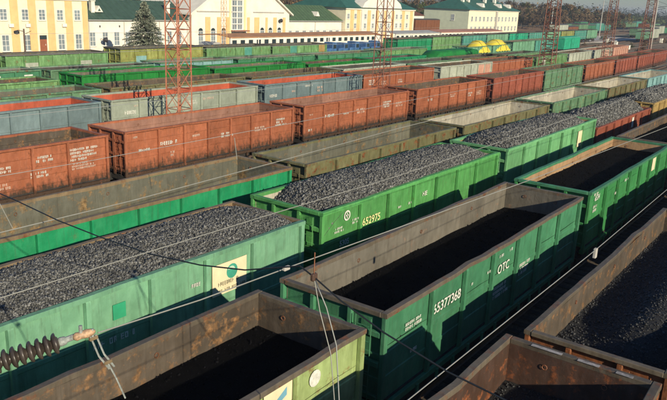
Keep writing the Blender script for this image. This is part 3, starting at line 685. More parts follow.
# ---------------------------------------------------------------- tarps / heaps / blue machines / boxcar
m_yel = plain('yellow_tarp', (.68, .55, .05), .6, .12, 1.2, bump=.3); m_tarp = plain('green_tarp', (.008, .16, .025), .6, .3, 1.2, bump=.4)
def dome(x0, x1, yc, z0, z1, w, seed):
    V = []; Fc = []; n, m_ = 18, 8
    for i in range(n+1):
        a = math.pi*i/n
        for j in range(m_+1):
            tt = -1+2*j/m_; y = w/2*math.sin(tt*math.pi/2); k = 1-abs(2*y/w)**3.5
            x = (x0+x1)/2 - (x1-x0)/2*math.cos(a); z = z0 + (z1-z0)*math.sin(a)**.9*k
            V.append((x, yc+y, z + .05*math.sin(5*x+3*y+seed)))
    for i in range(n):
        for j in range(m_): Fc.append((i*(m_+1)+j, (i+1)*(m_+1)+j, (i+1)*(m_+1)+j+1, i*(m_+1)+j+1))
    return mk('tarpaulin_heap', V, Fc, smooth=True)
yc = ROWY[8]+BW/2
for x0, x1, lab in ((111.8, 116.2, 'rounded yellow tarpaulin heap, the left one of the two'), (119.2, 125.6, 'rounded yellow tarpaulin heap, the wider right one of the two')):
    root = empty('tarpaulin_heap', (x0, yc, 2.2)); tag(root, lab, 'tarpaulin', 'yellow tarpaulin heaps')
    me = dome(0, x1-x0, bend((x0+x1)/2), -.1, 1.85, 3.3, x0); put('cover', me, m_yel, root)
    st_ = MB(); yb_ = bend((x0+x1)/2)
    for q in (.3, .7):
        xx = (x1-x0)*q; hz = 1.95*math.sin(math.acos(1-2*q))**.9-.08
        st_.tube([(xx, yb_-1.66, .0), (xx, yb_-1.55, hz*.25), (xx, yb_-1.2, hz*.68), (xx, yb_-.7, hz*.96), (xx, yb_, hz+.02), (xx, yb_+1.2, hz*.68), (xx, yb_+1.65, .0)], .03, 4)
    put('strap', st_.mesh('strap'), plain('strap_dark', (.1, .08, .02), .8), root)
root = empty('tarpaulin_stack', (84.6, ROWY[7]+.1, 2.4)); tag(root, 'long dark green tarpaulin stack left of the yellow heaps', 'tarpaulin')
V = []; Fc = []
for i in range(25):
    x = 12.4*i/24; e = 1-.5*max(0, (1-x/1.5))
    for y, z in ((0, -.1), (.0, .95), (.25, 1.22), (1.3, 1.35), (2.45, 1.22), (2.7, .9), (2.7, -.1)):
        V.append((x, y+.04*math.sin(3*x+z*4), z*e+.05*math.sin(x*1.9)*(z > .5)))
for i in range(24):
    for j in range(6): Fc.append((i*7+j, (i+1)*7+j, (i+1)*7+j+1, i*7+j+1))
Fc += [tuple(range(7)), tuple(24*7+j for j in range(7))[::-1]]
put('cover', mk('cover', V, Fc, smooth=True), m_tarp, root)
m_blue = plain('machine_blue', (.05, .13, .28), .5, .4, 1.5)
m_dark = plain('machine_dark', (.03, .03, .035), .6, .3)
m_glass = plain('window_glass', (.03, .045, .05), .12, .3, .6); 
for k in range(5):
    x = 85.4+k*3.0
    root = empty('blue_machine', (x, ROWY[9]+.4, 1.3)); tag(root, 'blue wheeled machine on a flat wagon, %s from the left of the blue ones' % ORD[k], 'machine', 'blue machines on flat wagons')
    put('chassis', MB().bbox(0, 2.7, .2, 2.2, .25, .55, .03).mesh('chassis'), m_dark, root)
    put('body', MB().bbox(.1, 1.5, .3, 2.1, .55, 1.35, .08).mesh('body'), m_blue, root)
    cab = put('cab', MB().bbox(1.55, 2.6, .35, 2.05, .56, 2.2-.15*(k % 2), .06).mesh('cab'), m_blue, root)
    put('cab_window', MB().box(1.7, 2.45, .335, .36, 1.3, 1.85).mesh('cab_window'), m_glass, cab)
    for xx in (.5, 2.1):
        for yy in (.1, 2.1): put('wheel', MB().lathe([(0, .3), (.04, .36), (.22, .36), (.26, .3)], (xx, yy-.1, .3), (0, 1, 0), 14).mesh('wheel'), m_dark, root)
for x in (85.2, 92.9):
    root = empty('flat_wagon', (x, ROWY[9], 0)); tag(root, 'low flat wagon under the blue machines, the %s one' % ('left' if x < 90 else 'right'), 'wagon', 'flat wagons')
    put('deck', MB().bbox(0, 7.4, .1, 2.8, 1.05, 1.3, .02).mesh('deck'), m_under, root)
    for bx in (1.3, 6.1):
        b = put('bogie', M_BOGIE, m_under, root, (bx, 0, 0))
        for dx in (-.92, .92): put('wheel', M_WHEEL, m_wheel, b, (dx, BW/2-.76, 0)); put('wheel', M_WHEEL, m_wheel, b, (dx, BW/2+.76, 0), math.pi)
def boxcar(x0, y, zt, length, paint, label, yaw=0, roof='sage', group='covered vans'):
    root = empty('covered_van', (x0, y, 0), yaw); tag(root, label, 'wagon', group)
    po = P(paint)
    put('body', MB().bbox(0, length, 0, 2.9, 1.0, zt-.35, .02).mesh('body'), po, root)
    put('roof', MB().prism([(-.05, zt-.36), (.3, zt-.12), (1.45, zt), (2.6, zt-.12), (2.95, zt-.36)], -.05, length+.05, 'x').mesh('roof'), P(roof), root)
    n = int(length/1.6)
    for i in range(n+1):
        xx = .06 + (length-.12)*i/n
        put('post', MB().box(xx-.05, xx+.05, -.05, 0, 1.02, zt-.38).mesh('post'), po, root)
    d = put('door', MB().box(length/2-1, length/2+1, -.09, -.052, 1.1, zt-.45).mesh('door'), po, root)
    put('handle', MB().box(length/2+.7, length/2+.8, -.12, -.09, 1.8, 2.1).mesh('handle'), m_dark, d)
    for bx in (1.8, length-1.8):
        b = put('bogie', M_BOGIE, m_under, root, (bx, 0, 0))
        for dx in (-.92, .92): put('wheel', M_WHEEL, m_wheel, b, (dx, BW/2-.76, 0))
    put('underframe', MB().box(.1, length-.1, .3, 2.6, .7, .998).mesh('underframe'), m_under, root)
    return root
boxcar(161.5, ROWY[8]+bend(161.5), 3.75, 13, 'aqua', 'vivid green ribbed covered van right of the dense lattice mast', math.atan(.059), 'aqua')

# ---------------------------------------------------------------- lattice masts
m_mast = plain('mast_red_oxide', (.34, .115, .06), .6, .3, 4); m_mast2 = plain('mast_dull_red', (.15, .055, .035), .7, .35, 4); m_conc = plain('concrete', (.42, .4, .36), .9, .15, 3)
m_mast3 = plain('mast_orange_pale', (.55, .3, .13), .7, .2, 3)
def mast(x, y, s0, s1, h, label, mat, sep=True, step=1.05, leg=.05, br=.022, base=True, z0=-.1):
    root = empty('lattice_mast', (x, y, z0)); tag(root, label, 'mast', 'lattice masts along the yard')
    def cn(k, z):
        s = (s0+(s1-s0)*z/h)/2; return Vector(((-s, s, s, -s)[k], (-s, -s, s, s)[k], z))
    for k in range(4):
        put('leg', MB().tube([cn(k, 0), cn(k, h)], leg, 4).mesh('leg'), mat, root)
    n = int(h/step); mb = MB()
    for i in range(n):
        za, zb = h*i/n, h*(i+1)/n
        for k in range(4):
            q = (k+1) % 4
            segs = [(cn(k, za), cn(q, zb)), (cn(q, za), cn(k, zb)), (cn(k, zb), cn(q, zb))] if step > 1 else [(cn(k, za), cn(q, zb)) if i % 2 else (cn(q, za), cn(k, zb)), (cn(k, zb), cn(q, zb))]
            for a, b in segs:
                if sep: put('brace', MB().tube([a, b], br, 4).mesh('brace'), mat, root)
                else: mb.tube([a, b], br, 3)
    if not sep: o = put('bracing', mb.mesh('bracing'), mat, root); o['kind'] = 'stuff'
    if base: put('footing', MB().bbox(-s0/2-.25, s0/2+.25, -s0/2-.25, s0/2+.25, -.4, .15, .03).mesh('footing'), m_conc, root)
    return root
mast(27.75, 31.6, 1.04, .96, 13.5, 'tall red lattice mast at left, rising between the red row and the grey-green wagon', m_mast)
mast(49.4, 31.6, 1.10, .86, 14.5, 'red lattice mast near the middle, its foot by the red wagons', m_mast2, step=1.0)
mast(89.0, 32.2, 1.8, 1.0, 16, 'dense dark red lattice mast right of the yellow heaps', m_mast2, False, .6, .07, .04)
mast(119.5, 33.6, 1.5, .8, 17, 'slim dark lattice mast second from the right edge', m_mast2, False, .7, .06, .03)
mast(152.0, 35.6, 1.9, 1.1, 18, 'dark lattice mast nearest the right edge', m_mast2, False, .7, .08, .035)
mast(71.7, 72.2, .66, .5, 12, 'slender orange lattice mast in front of the gabled hall', m_mast3, False, .8, .04, .02)
for x, y, h, lab in ((226, 52, 13, 'thin concrete pole beyond the end of the pinkish wagon'), (196, 44.5, 13.5, 'thin pale pole right of the slim dark mast'), (150, 28.5, 9, 'concrete pole at the far right edge by the red row'),
                     (285, 84, 14, 'thin pole far off among the tracks at right'), (262, 95, 14, 'thin pole far off left of the slim dark mast')):
    root = empty('catenary_pole', (x, y, -.4)); tag(root, lab, 'pole', 'catenary poles')
    put('shaft', MB().tube([(0, 0, 0), (0, 0, h)], .2, 8, r1=.13).mesh('shaft'), m_conc, root)
    put('bracket', MB().tube([(0, 0, h-2), (0, -3, h-1.4)], .05, 4).tube([(0, 0, h-.4), (0, -3, h-1.4)], .03, 4).mesh('bracket'), m_dark, root)
root = empty('lamp_post', (43.7, 75, -.4)); tag(root, 'dark lamp post with a round lamp before the yellow station', 'lamp post')
put('pole', MB().tube([(0, 0, 0), (.05, 0, 5.6)], .12, 7, r1=.09).mesh('pole'), plain('pole_brown', (.12, .08, .06), .8), root)
put('arm', MB().tube([(.05, 0, 5.3), (-.55, .1, 5.45), (-.75, .1, 5.4)], .04, 5).tube([(.05, 0, 5.0), (.9, 0, 5.35)], .03, 4).mesh('arm'), m_dark, root)
put('lamp_head', MB().lathe([(0, .1), (.1, .28), (.35, .3), (.42, .12)], (-.75, .1, 5.0), (0, 0, 1), 12).mesh('lamp_head'), m_dark, root)
for k, (x, z) in enumerate(((71.5, 1.9), (114.6, 5.0))):
    root = empty('loudspeaker', (x, 98.9, z)); tag(root, ('dark loudspeaker box before the white wing left of the spruce', 'dark box lamp under the olive roof')[k], 'loudspeaker')
    put('horn', MB().lathe([(0, .1), (.15, .3), (.6, .42), (.65, .3)], (-.3, 0, 0), (1, 0, 0), 12).mesh('horn'), m_dark, root)
    put('bracket', MB().tube([(0, 0, 0), (0, 1.15, .1)], .04, 4).mesh('bracket'), m_dark, root)

# ---------------------------------------------------------------- station buildings
m_cw = plain('plaster_white', (.74, .70, .60), .9, .12, .5); m_cr = plain('plaster_cream', (.78, .70, .50), .9, .1, .8)
m_yp = plain('plaster_yellow', (.72, .47, .21), .9, .12, .8); m_yl = plain('plaster_lemon', (.80, .68, .36), .9, .06, .8)
m_roofg = plain('roof_dark_green', (.045, .085, .062), .55, .25, 1.2); m_roofo = plain('roof_olive', (.07, .12, .055), .6, .25, 1.2); m_rooft = plain('roof_teal', (.035, .125, .085), .5, .25, 1.)
m_pg = plain('plaster_pale_green', (.58, .62, .46), .9, .08, .8)
m_fr = plain('window_frame_white', (.75, .72, .66), .7, .05); m_door = plain('door_brown', (.28, .09, .04), .6, .2)
WM = {}
m_pane = plain('station_glass', (.20, .24, .26), .12, .35, .5)  # base colour kept pale to stand in for reflected sky
def window(par, x, y, z, w, h, cols=2, rows=3, arch=False):
    key = (w, h, cols, rows)
    if key not in WM:
        f = MB(); t = .07
        f.box(-t, 0, -.05, .03, -t, h+t); f.box(w, w+t, -.05, .03, -t, h+t); f.box(0, w, -.05, .03, -t, 0); f.box(0, w, -.05, .03, h, h+t)
        for i in range(1, cols): f.box(w*i/cols-.03, w*i/cols+.03, -.035, .03, 0, h)
        for j in range(1, rows): f.box(0, w, -.033, .028, h*j/rows-.025, h*j/rows+.025)
        s = MB().box(-.15, w+.15, -.16, -.051, -.14, -.07)
        WM[key] = (MB().box(0, w, -.012, .0, 0, h).mesh('pane'), f.mesh('frame'), s.mesh('sill'))
    p, f, s = WM[key]
    wo = put('window', f, m_fr, par, (x, y, z)); put('pane', p, m_pane, wo); put('sill', s, m_fr, wo)
    return wo
def gable_roof(x0, x1, y0, y1, ze, zr, ov=.4, hip=0):
    yc = (y0+y1)/2
    V = [(x0-ov, y0-ov, ze), (x1+ov, y0-ov, ze), (x1+ov, y1+ov, ze), (x0-ov, y1+ov, ze), (x0-ov+hip, yc, zr), (x1+ov-hip, yc, zr)]
    return mk('roof', V, [(0, 1, 5, 4), (2, 3, 4, 5), (1, 2, 5), (3, 0, 4), (3, 2, 1, 0)])
YS = 100.
# A: two-storey yellow and white block
A = empty('station_block', (0, 0, 0)); A.location = (48, YS, -.4); tag(A, 'two-storey cream station block with yellow stripes at the left', 'building')
def lx(x): return x-48
put('wall', MB().box(0, 21.3, 0, 13, 0, 9.2).mesh('wall'), m_cr, A)
put('cornice', MB().bbox(-.15, 21.45, -.25, .0, 8.25, 8.5, .04).mesh('cornice'), m_cw, A)
put('roof', gable_roof(0, 21.3, 0, 13, 9.22, 11.5), m_roofg, A)
for a, b in ((50.2, 51.4), (53.2, 54.4), (56.4, 57.6), (59.2, 60.4), (62.2, 63.4), (65.3, 66.5), (68.3, 69.2)):
    put('pilaster', MB().bbox(lx(a), lx(b), -.12, -.001, .3, 8.2 if a > 61 else 9.1, .02).mesh('pilaster'), m_yp, A)
for x in (51.9, 54.9, 58.2, 60.9, 63.9, 66.9):
    window(A, lx(x), -.02, 5.35, .95, 1.45)
    if abs(x-60.9) > .1: window(A, lx(x), -.02, .95, 1.0, 2.2, 2, 3)
d = put('door', MB().bbox(lx(60.75), lx(61.9), -.08, -.002, .5, 3.1, .02).mesh('door'), m_door, A)
put('door_transom', MB().box(lx(60.75), lx(61.9), -.1, -.081, 2.5, 3.1).mesh('door_transom'), m_glass, d)
put('handle', MB().box(lx(61.6), lx(61.66), -.14, -.08, 1.6, 1.8).mesh('handle'), m_fr, d)
for x in (59.2-.6, 56.0, 64.6):
    put('air_conditioner', MB().bbox(lx(x), lx(x)+.7, -.35, -.121, 4.3, 4.8, .03).mesh('air_conditioner'), m_fr, A)
for x in (58.4, 62.6, 66, 68):
    put('vent_hole', MB().lathe([(0, .12), (.02, .12)], (lx(x), -.02, 8.75), (0, 1, 0), 8).mesh('vent_hole'), m_dark, A)
put('chimney', MB().bbox(14, 15, 5, 6, 10, 12.4, .03).mesh('chimney'), m_cw, A)
def seams(par, x0, x1, y0, yc, ze, zr, ov, step=1.1, hip=0):
    mb = MB(); x = x0+hip+.6
    while x < x1-hip-.4:
        mb.tube([(x, y0-ov, ze+.03), (x, yc, zr+.03)], .05, 4); x += step
    o = put('roof_seams', mb.mesh('roof_seams'), m_roofs, par); o['kind'] = 'stuff'
m_roofs = plain('roof_seam_green', (.05, .10, .07), .5, .2, 1.2)
# B: white wing with dark green roof
B = empty('station_wing', (69.35, YS+.3, -.4)); tag(B, 'single-storey white station wing with dark green roof behind the spruce', 'building')
put('wall', MB().box(.0, 21.2, 0, 9, 0, 5.35).mesh('wall'), m_cw, B)
rf = put('roof', gable_roof(.35, 20.8, 0, 9, 5.36, 8.5, .35), m_roofg, B)
seams(rf, .35, 20.8, 0, 4.5, 5.36, 8.5, .35)
for k in range(6): window(B, .5+2.25*k if k else .35, -.02, 1.3, .95, 2.1, 2, 3)
for k in (6, 7, 8): window(B, .5+2.25*k, -.02, 1.3, .95, 2.1, 2, 3)
for x in (1.8, 17.4): put('chimney', MB().bbox(x, x+.7, 1.3, 2.0, 6.1, 8.2, .02).bbox(x-.1, x+.8, 1.2, 2.1, 8.2, 8.35, .02).mesh('chimney'), m_cw, rf)
put('gutter', MB().tube([(0, -.4, 5.33), (21, -.4, 5.29)], .08, 5).mesh('gutter'), m_conc, B)
for x in (.2, 7.0, 14.5, 20.9): put('downpipe', MB().tube([(x, -.1, 5.2), (x, -.1, .2)], .06, 5).mesh('downpipe'), m_conc, B)
put('dormer', MB().prism([(2.3, 6.55), (3.7, 6.55), (3.0, 7.55)], .9, 3, 'y').mesh('dormer'), m_cw, rf)
put('dormer_vent', MB().prism([(2.7, 6.7), (3.3, 6.7), (3.0, 7.15)], .88, .899, 'y').mesh('dormer_vent'), m_roofg, rf)
for x in (2.2, 6.0, 10): put('wall_lamp', MB().box(x, x+.15, -.15, 0, 4.2, 4.5).mesh('wall_lamp'), m_dark, B)
# tall glazed block behind B
G = empty('glazed_block', (76, YS+18, -.4)); tag(G, 'tall blue-glazed block showing above the dark green roof', 'building')
put('wall', MB().box(0, 14, 0, 12, 0, 16).mesh('wall'), m_cw, G)
for k in range(5):
    for z in (6.4, 9.2, 12): 
        w_ = put('window', MB().box(.6+2.7*k, 2.7+2.7*k, -.05, -.001, z, z+1.9).mesh('window'), plain('glass_blue', (.06, .16, .25), .15, .2, .5), G)
# C: gabled hall
Cc = empty('station_hall', (90.6, YS-.6, -.4)); tag(Cc, 'gabled white station hall with tall central window and yellow pilasters', 'building')
wdt = 27.4
put('wall', MB().prism([(0, 0), (wdt, 0), (wdt, 6.7), (wdt/2+1.2, 14.2), (wdt/2-1.2, 14.2), (0, 6.7)], 0, 16, 'y').mesh('wall'), m_cw, Cc)
rr_ = MB().prism([(-.7, 6.35), (wdt/2-1.3, 14.25), (wdt/2+1.3, 14.25), (wdt+.7, 6.35), (wdt+.7, 6.65), (wdt/2+1.3, 14.6), (wdt/2-1.3, 14.6), (-.7, 6.65)], -.6, 17, 'y')
put('roof', rr_.mesh('roof'), m_cw, Cc)
put('cornice', MB().bbox(1.2, 10.5, -.16, -.001, 6.9, 7.1, .03).mesh('cornice'), m_conc, Cc); put('cornice', MB().bbox(16.2, 25.6, -.16, -.001, 6.9, 7.1, .03).mesh('cornice'), m_conc, Cc)
for a, b in ((3.3, 4.5), (6.3, 7.3), (8.6, 9.4), (14.5, 15.2), (16.6, 18.0), (19.9, 20.5), (22.3, 23.3), (25.3, 26.1)):
    put('pilaster', MB().bbox(a, b, -.13, -.002, .3, 6.0, .02).mesh('pilaster'), m_yp, Cc)
for x in (1.6, 4.75, 7.5, 18.4, 20.9, 23.7):
    wo = window(Cc, x, -.02, .8, 1.05, 2.6, 2, 3)
    arch = MB(); arch.prism([(1.05*.5+.55*math.cos(a), 2.66+.55*math.sin(a)) for a in np.linspace(0, math.pi, 9)], -.04, .0, 'y'); put('arch_light', arch.mesh('arch_light'), m_glass, wo)
for z in range(7):
    for k in range(2): window(Cc, 10.35+k*1.5, -.02, 3.7+z*1.12, 1.2, .92, 2, 1)
for a in (9.5, 13.6):
    put('pilaster', MB().bbox(a, a+.45, -.2, -.002, .3, 11.5, .02).mesh('pilaster'), m_yl, Cc)
put('window_bay', MB().box(13.3, 13.9, .0, .01, 3, 3.1).mesh('window_bay'), m_cw, Cc)
put('entrance_roof', MB().bbox(9.8, 13.9, -1.4, 0, 3.35, 3.55, .03).mesh('entrance_roof'), m_door, Cc)
# D: olive-roofed wing
D = empty('station_wing', (117.9, YS+.4, -.4)); tag(D, 'low white wing with olive green roof right of the gabled hall', 'building')
put('wall', MB().box(0.1, 20.6, 0, 9, 0, 5.3).mesh('wall'), m_cw, D)
rf = put('roof', gable_roof(.4, 20.3, 0, 9, 5.31, 8.6, .35, 2.2), m_roofo, D)
seams(rf, .4, 20.3, 0, 4.5, 5.31, 8.6, .35, 1.1, 2.0)
for x in (1.6, 11.4):
    put('dormer', MB().prism([(x, 6.3), (x+1.3, 6.3), (x+.65, 7.3)], .6, 3, 'y').mesh('dormer'), m_cw, rf)
put('gutter', MB().tube([(0, -.42, 5.28), (20.7, -.42, 5.24)], .08, 5).mesh('gutter'), m_conc, D)
for x in (.3, 10.3, 20.4): put('downpipe', MB().tube([(x, -.1, 5.2), (x, -.1, .2)], .06, 5).mesh('downpipe'), m_conc, D)
for k in range(8): window(D, 1.0+2.45*k, -.02, 1.3, 1.1, 1.9, 2, 2)
# E: yellow three-row block with pediment
E_ = empty('station_block', (138.6, YS-.5, -.4)); tag(E_, 'large yellow station block with green hipped roof and white pediment behind the middle mast', 'building')
wE = 31.5
put('wall', MB().box(0, wE, 0, 16, 0, 8.35).mesh('wall'), m_cr, E_)
put('cornice', MB().bbox(-.25, wE+.25, -.3, 0, 8.0, 8.34, .04).mesh('cornice'), m_cw, E_)
put('roof', gable_roof(0, wE, 0, 16, 8.36, 12.2, .6, 6), m_rooft, E_)
put('pediment', MB().prism([(6.0, 8.5), (24.0, 8.5), (23.2, 9.6), (15, 13.6), (6.8, 9.6)], -.6, 3, 'y').mesh('pediment'), m_cw, E_)
put('pediment_front', MB().box(6.2, 23.8, -.35, -.001, 0.3, 8.0).mesh('pediment_front'), m_cw, E_)
for a in (1.9, 4.6, 8.6, 12.2, 16.0, 19.5, 25.2, 29.4):
    dy = -.35 if 6 < a < 24 else 0
    put('pilaster', MB().bbox(a, a+1.3, dy-.13, dy-.002, .3, 7.9, .02).mesh('pilaster'), m_yp, E_)
for x in (.6, 3.5, 7.2, 10.6, 14.3, 17.9, 21.6, 24.3, 27.4):
    dy = -.35 if 6 < x < 24 else 0
    for z in (.9, 3.7, 5.9): window(E_, x, dy-.02, z, .85, 1.1, 2, 2)
# F: block with green hipped roof
Fb = empty('depot_block', (214.2, 105, -.4)); tag(Fb, 'pale two-storey block with green hipped roof right of the middle mast', 'building')
put('wall', MB().box(0, 40.5, 0, 16.5, 0, 8.7).mesh('wall'), m_cr, Fb)
put('end_wall', MB().box(-.1, -.002, 0, 16.5, 0, 8.7).mesh('end_wall'), m_pg, Fb)
put('cornice', MB().bbox(-.3, 40.8, -.3, 0, 8.4, 8.69, .04).mesh('cornice'), m_cw, Fb)
rf = put('roof', gable_roof(0, 40.5, 0, 16.5, 8.72, 12.4, .7, 7), m_rooft, Fb)
seams(rf, 0, 40.5, 0, 8.25, 8.72, 12.4, .7, 1.6, 6.5)
for x in (5, 9, 22, 30): put('chimney', MB().bbox(x, x+1.0, 5, 6, 10.0, 12.6, .02).mesh('chimney'), m_cw, rf)
for x in (12, 26, 34): put('dormer', MB().prism([(x, 9.6), (x+2, 9.6), (x+1, 10.9)], 1.2, 4, 'y').mesh('dormer'), m_cw, rf)
for k in range(13):
    for z in (1.9, 5.1): window(Fb, 1.8+3.0*k, -.02, z, 1.1, 1.5, 2, 2)
wo = window(Fb, 0, 0, 5.2, 1.1, 1.8, 2, 2); wo.rotation_euler = (0, 0, -math.pi/2); wo.location = (-.12, 6.2, 5.2)
put('buttress', MB().bbox(20.4, 21.4, -.5, 0, 0, 8.4, .03).mesh('buttress'), m_conc, Fb)
# shed between E and F
H = empty('goods_shed', (172, 118, -.4)); tag(H, 'low pale shed between the yellow block and the green-roofed block', 'building')
put('wall', MB().box(0, 36, 0, 8, 0, 6.2).mesh('wall'), m_cw, H); put('roof', gable_roof(0, 36, 0, 8, 6.21, 7.6, .4), P('rust'), H)
for k in range(5): put('door', MB().box(2+7*k, 5.6+7*k, -.06, -.002, .2, 3.6).mesh('door'), m_door, H)
boxcar(176.5, 112, 5.1, 14.5, 'olivegreen', 'dark green van before the pale shed', roof='i_dark')
boxcar(192.5, 112, 5.1, 15.5, 'rust', 'brown van before the pale shed, next to the green-roofed block', roof='i_dark')
# platform canopies
def canopy(x0, x1, zroof, mat, label, scallop=False):
    root = empty('platform_canopy', (x0, 75, -.4)); tag(root, label, 'canopy', 'platform canopies')
    Lc = x1-x0
    put('roof', MB().prism([(-.45, zroof-.12), (-.45, zroof), (2.6, zroof+.36), (6.4, zroof+.05), (6.4, zroof-.1), (2.6, zroof+.2)], 0, Lc, 'x').mesh('roof'), mat, root)
    put('back_wall', MB().box(.1, Lc-.1, -.3, -.1, 0, zroof-.14).mesh('back_wall'), m_cw, root)
    n = int(Lc/1.55)
    for k in range(n): put('window', MB().box(.4+k*1.55, 1.25+k*1.55, 1.14, 1.199, zroof-1.6, zroof-.85).mesh('window') if k == 0 else bpy.data.objects['window_master'].data, m_glass, root, (k*1.55, 0, 0)) if False else None
    return root, Lc
mw = MB().box(0, .9, -.04, 0, 0, .62).mesh('window')
mp = MB().bbox(-.08, .08, -.08, .08, 0, 3.7, .02).mesh('pillar')
m_or = plain('canopy_roof_orange', (.42, .21, .10), .8, .2, .8); m_gr = plain('canopy_roof_grey', (.38, .38, .36), .8, .15, .8); m_pk = plain('canopy_roof_pink', (.42, .2, .14), .8, .2, .8)
for x0, x1, z, mt, lab in ((75.4, 115.5, 4.2, m_or, 'long platform building with orange-brown roof in front of the hall'), (121, 139, 4.2, m_gr, 'grey-roofed platform canopy right of the middle mast'),
                       (139.6, 155, 4.3, m_pk, 'left one of the two pink-roofed platform canopies'), (155.3, 172, 4.3, m_pk, 'right one of the two pink-roofed platform canopies')):
    root, Lc = canopy(x0, x1, z, mt, lab)
    for k in range(int(Lc/1.75)):
        put('window', mw, m_glass, root, (.5+k*1.75, -.31, z-1.05))
    for k in range(int(Lc/6)+1): put('pillar', mp, m_fr, root, (.2+k*6*.98, -.33, 0), sc=(1, 1, (z-.12)/3.7))
o = put('platform', MB().bbox(40, 300, 71.4, 92, -.44, -.1, .03).mesh('platform'), m_conc); o['kind'] = 'structure'
K = empty('kiosk', (73.3, 76.5, -.1)); tag(K, 'small grey domed kiosk at the left end of the orange platform roof', 'kiosk')
put('wall', MB().box(0, 2.6, 0, 2.4, 0, 2.3).mesh('wall'), m_gr, K); put('opening', MB().box(.9, 2.1, -.02, -.001, .6, 1.9).mesh('opening'), m_glass, K)
put('roof', MB().prism([(-.1+2.8*(.5-.5*math.cos(a)), 2.3+.8*math.sin(a)) for a in np.linspace(0, math.pi, 10)], -.1, 2.5, 'y').mesh('roof'), m_gr, K)

# ---------------------------------------------------------------- spruce and trees
m_needle = island('spruce_needles', (.13, .16, .11), .5, .7, hue=(.24, .26, .19), spec=.2)
m_bark = plain('bark', (.10, .075, .055), .95, .3, 4)
def spruce(x, y, h, rad, label):
    root = empty('spruce_tree', (x, y, -.4)); tag(root, label, 'tree')
    put('trunk', MB().tube([(0, 0, 0), (0.05, 0, h*.5), (0, 0, h*.98)], .2, 7, r1=.03).mesh('trunk'), m_bark, root)
    r_ = random.Random(9); V = []; Fc = []; br = MB()
    z = .9
    while z < h*.985:
        t = z/h; rr = rad*(1-t)**.85*r_.uniform(.85, 1.1)+.12
        nb = int(9+10*(1-t))
        for k in range(nb):
            a = r_.uniform(0, 6.283); ln = rr*r_.uniform(.7, 1.08)
            d = Vector((math.cos(a), math.sin(a), 0)); side = Vector((-d.y, d.x, 0))
            tip = d*ln + Vector((0, 0, z-ln*.22+.12*ln*ln*.1))
            br.tube([(0, 0, z), tip], .02, 3, r1=.006)
            m_ = int(8+ln*13)
            for q in range(m_):
                u = r_.uniform(.15, 1.02); base = Vector((0, 0, z)).lerp(tip, u)
                sgn = r_.choice((-1, 1)); sl = r_.uniform(.18, .42)*(1.15-u*.6)*min(1, .4+ln*.4)
                e = base + side*sgn*sl + d*sl*.5 - Vector((0, 0, r_.uniform(.02, .22)))
                wv = (d*.08 + Vector((0, 0, r_.uniform(-.07, .07))))*r_.uniform(.8, 1.5)
                k0 = len(V); V += [base-wv*.6, base+wv*.6, e+wv*.4, e-wv*.4]; Fc.append((k0, k0+1, k0+2, k0+3))
        z += .17 + .12*(1-t)
    put('crown', mk('crown', V, Fc), m_needle, root); put('branches', br.mesh('branches'), m_bark, root)
spruce(67.0, 83.3, 9.0, 4.5, 'blue-grey spruce tree in front of the white station wing')
m_twig = island('bare_twigs', (.12, .085, .05), .5, .9, hue=(.17, .115, .06), spec=.1)
m_leafg = island('autumn_leaves_green', (.05, .07, .025), .5, .9, hue=(.09, .11, .04), spec=.1)
m_leafd = island('conifer_dark', (.018, .032, .018), .5, .9, spec=.1)
def treemesh(seed, h, rad, n, sz, dens=1., cone=False):
    r_ = random.Random(seed); V = []; Fc = []; tb = MB()
    tb.tube([(0, 0, 0), (.1, .1, h*.4), (0, .1, h*.85)], .22, 6, r1=.05)
    blobs = []
    for k in range(11):
        a = r_.uniform(0, 6.283); t = r_.uniform(.3, .95); rr = rad*(1-t if cone else math.sin(math.pi*min(1, t*.9))**.6)*r_.uniform(.35, .9)
        c = Vector((math.cos(a)*rr, math.sin(a)*rr, h*t)); blobs.append((c, rad*r_.uniform(.25, .5)*(1.1-t*.5)))
        tb.tube([(0, 0, h*t*.55), c], .07, 4, r1=.02)
    for k in range(n):
        c, br_ = r_.choice(blobs); v = Vector((r_.gauss(0, 1), r_.gauss(0, 1), r_.gauss(0, 1))).normalized()*br_*r_.random()**.4
        p = c+v; a = Vector((r_.gauss(0, 1), r_.gauss(0, 1), r_.gauss(0, 1))).normalized()*sz*r_.uniform(.5, 1.4); b = a.orthogonal().normalized()*sz*.45
        k0 = len(V); V += [p-a, p+b, p+a, p-b]; Fc.append((k0, k0+1, k0+2, k0+3))
    return tb.mesh('trunk'), mk('crown', V, Fc)
TM = [treemesh(1, 11, 4.2, 1500, .34), treemesh(2, 9.5, 4.6, 1500, .34), treemesh(3, 12.5, 3.6, 1500, .32), treemesh(4, 8, 4.2, 1400, .34)]
r_ = random.Random(31)
spots = []
for k in range(60): spots.append((r_.uniform(150, 330), r_.uniform(140, 185)))
while len(spots) < 145:
    x, y = r_.uniform(265, 440), r_.uniform(105, 190)
    if y > x*.262 and y > 135-(x-265)*.2: spots.append((x, y))
for k in range(30): spots.append((r_.uniform(60, 150), r_.uniform(150, 190)))
names = ['bare brown tree', 'thin autumn tree', 'greenish half-bare tree', 'dark leafy tree']
places = ['in the woods behind the station', 'in the woods beyond the green-roofed block', 'behind the left part of the station']
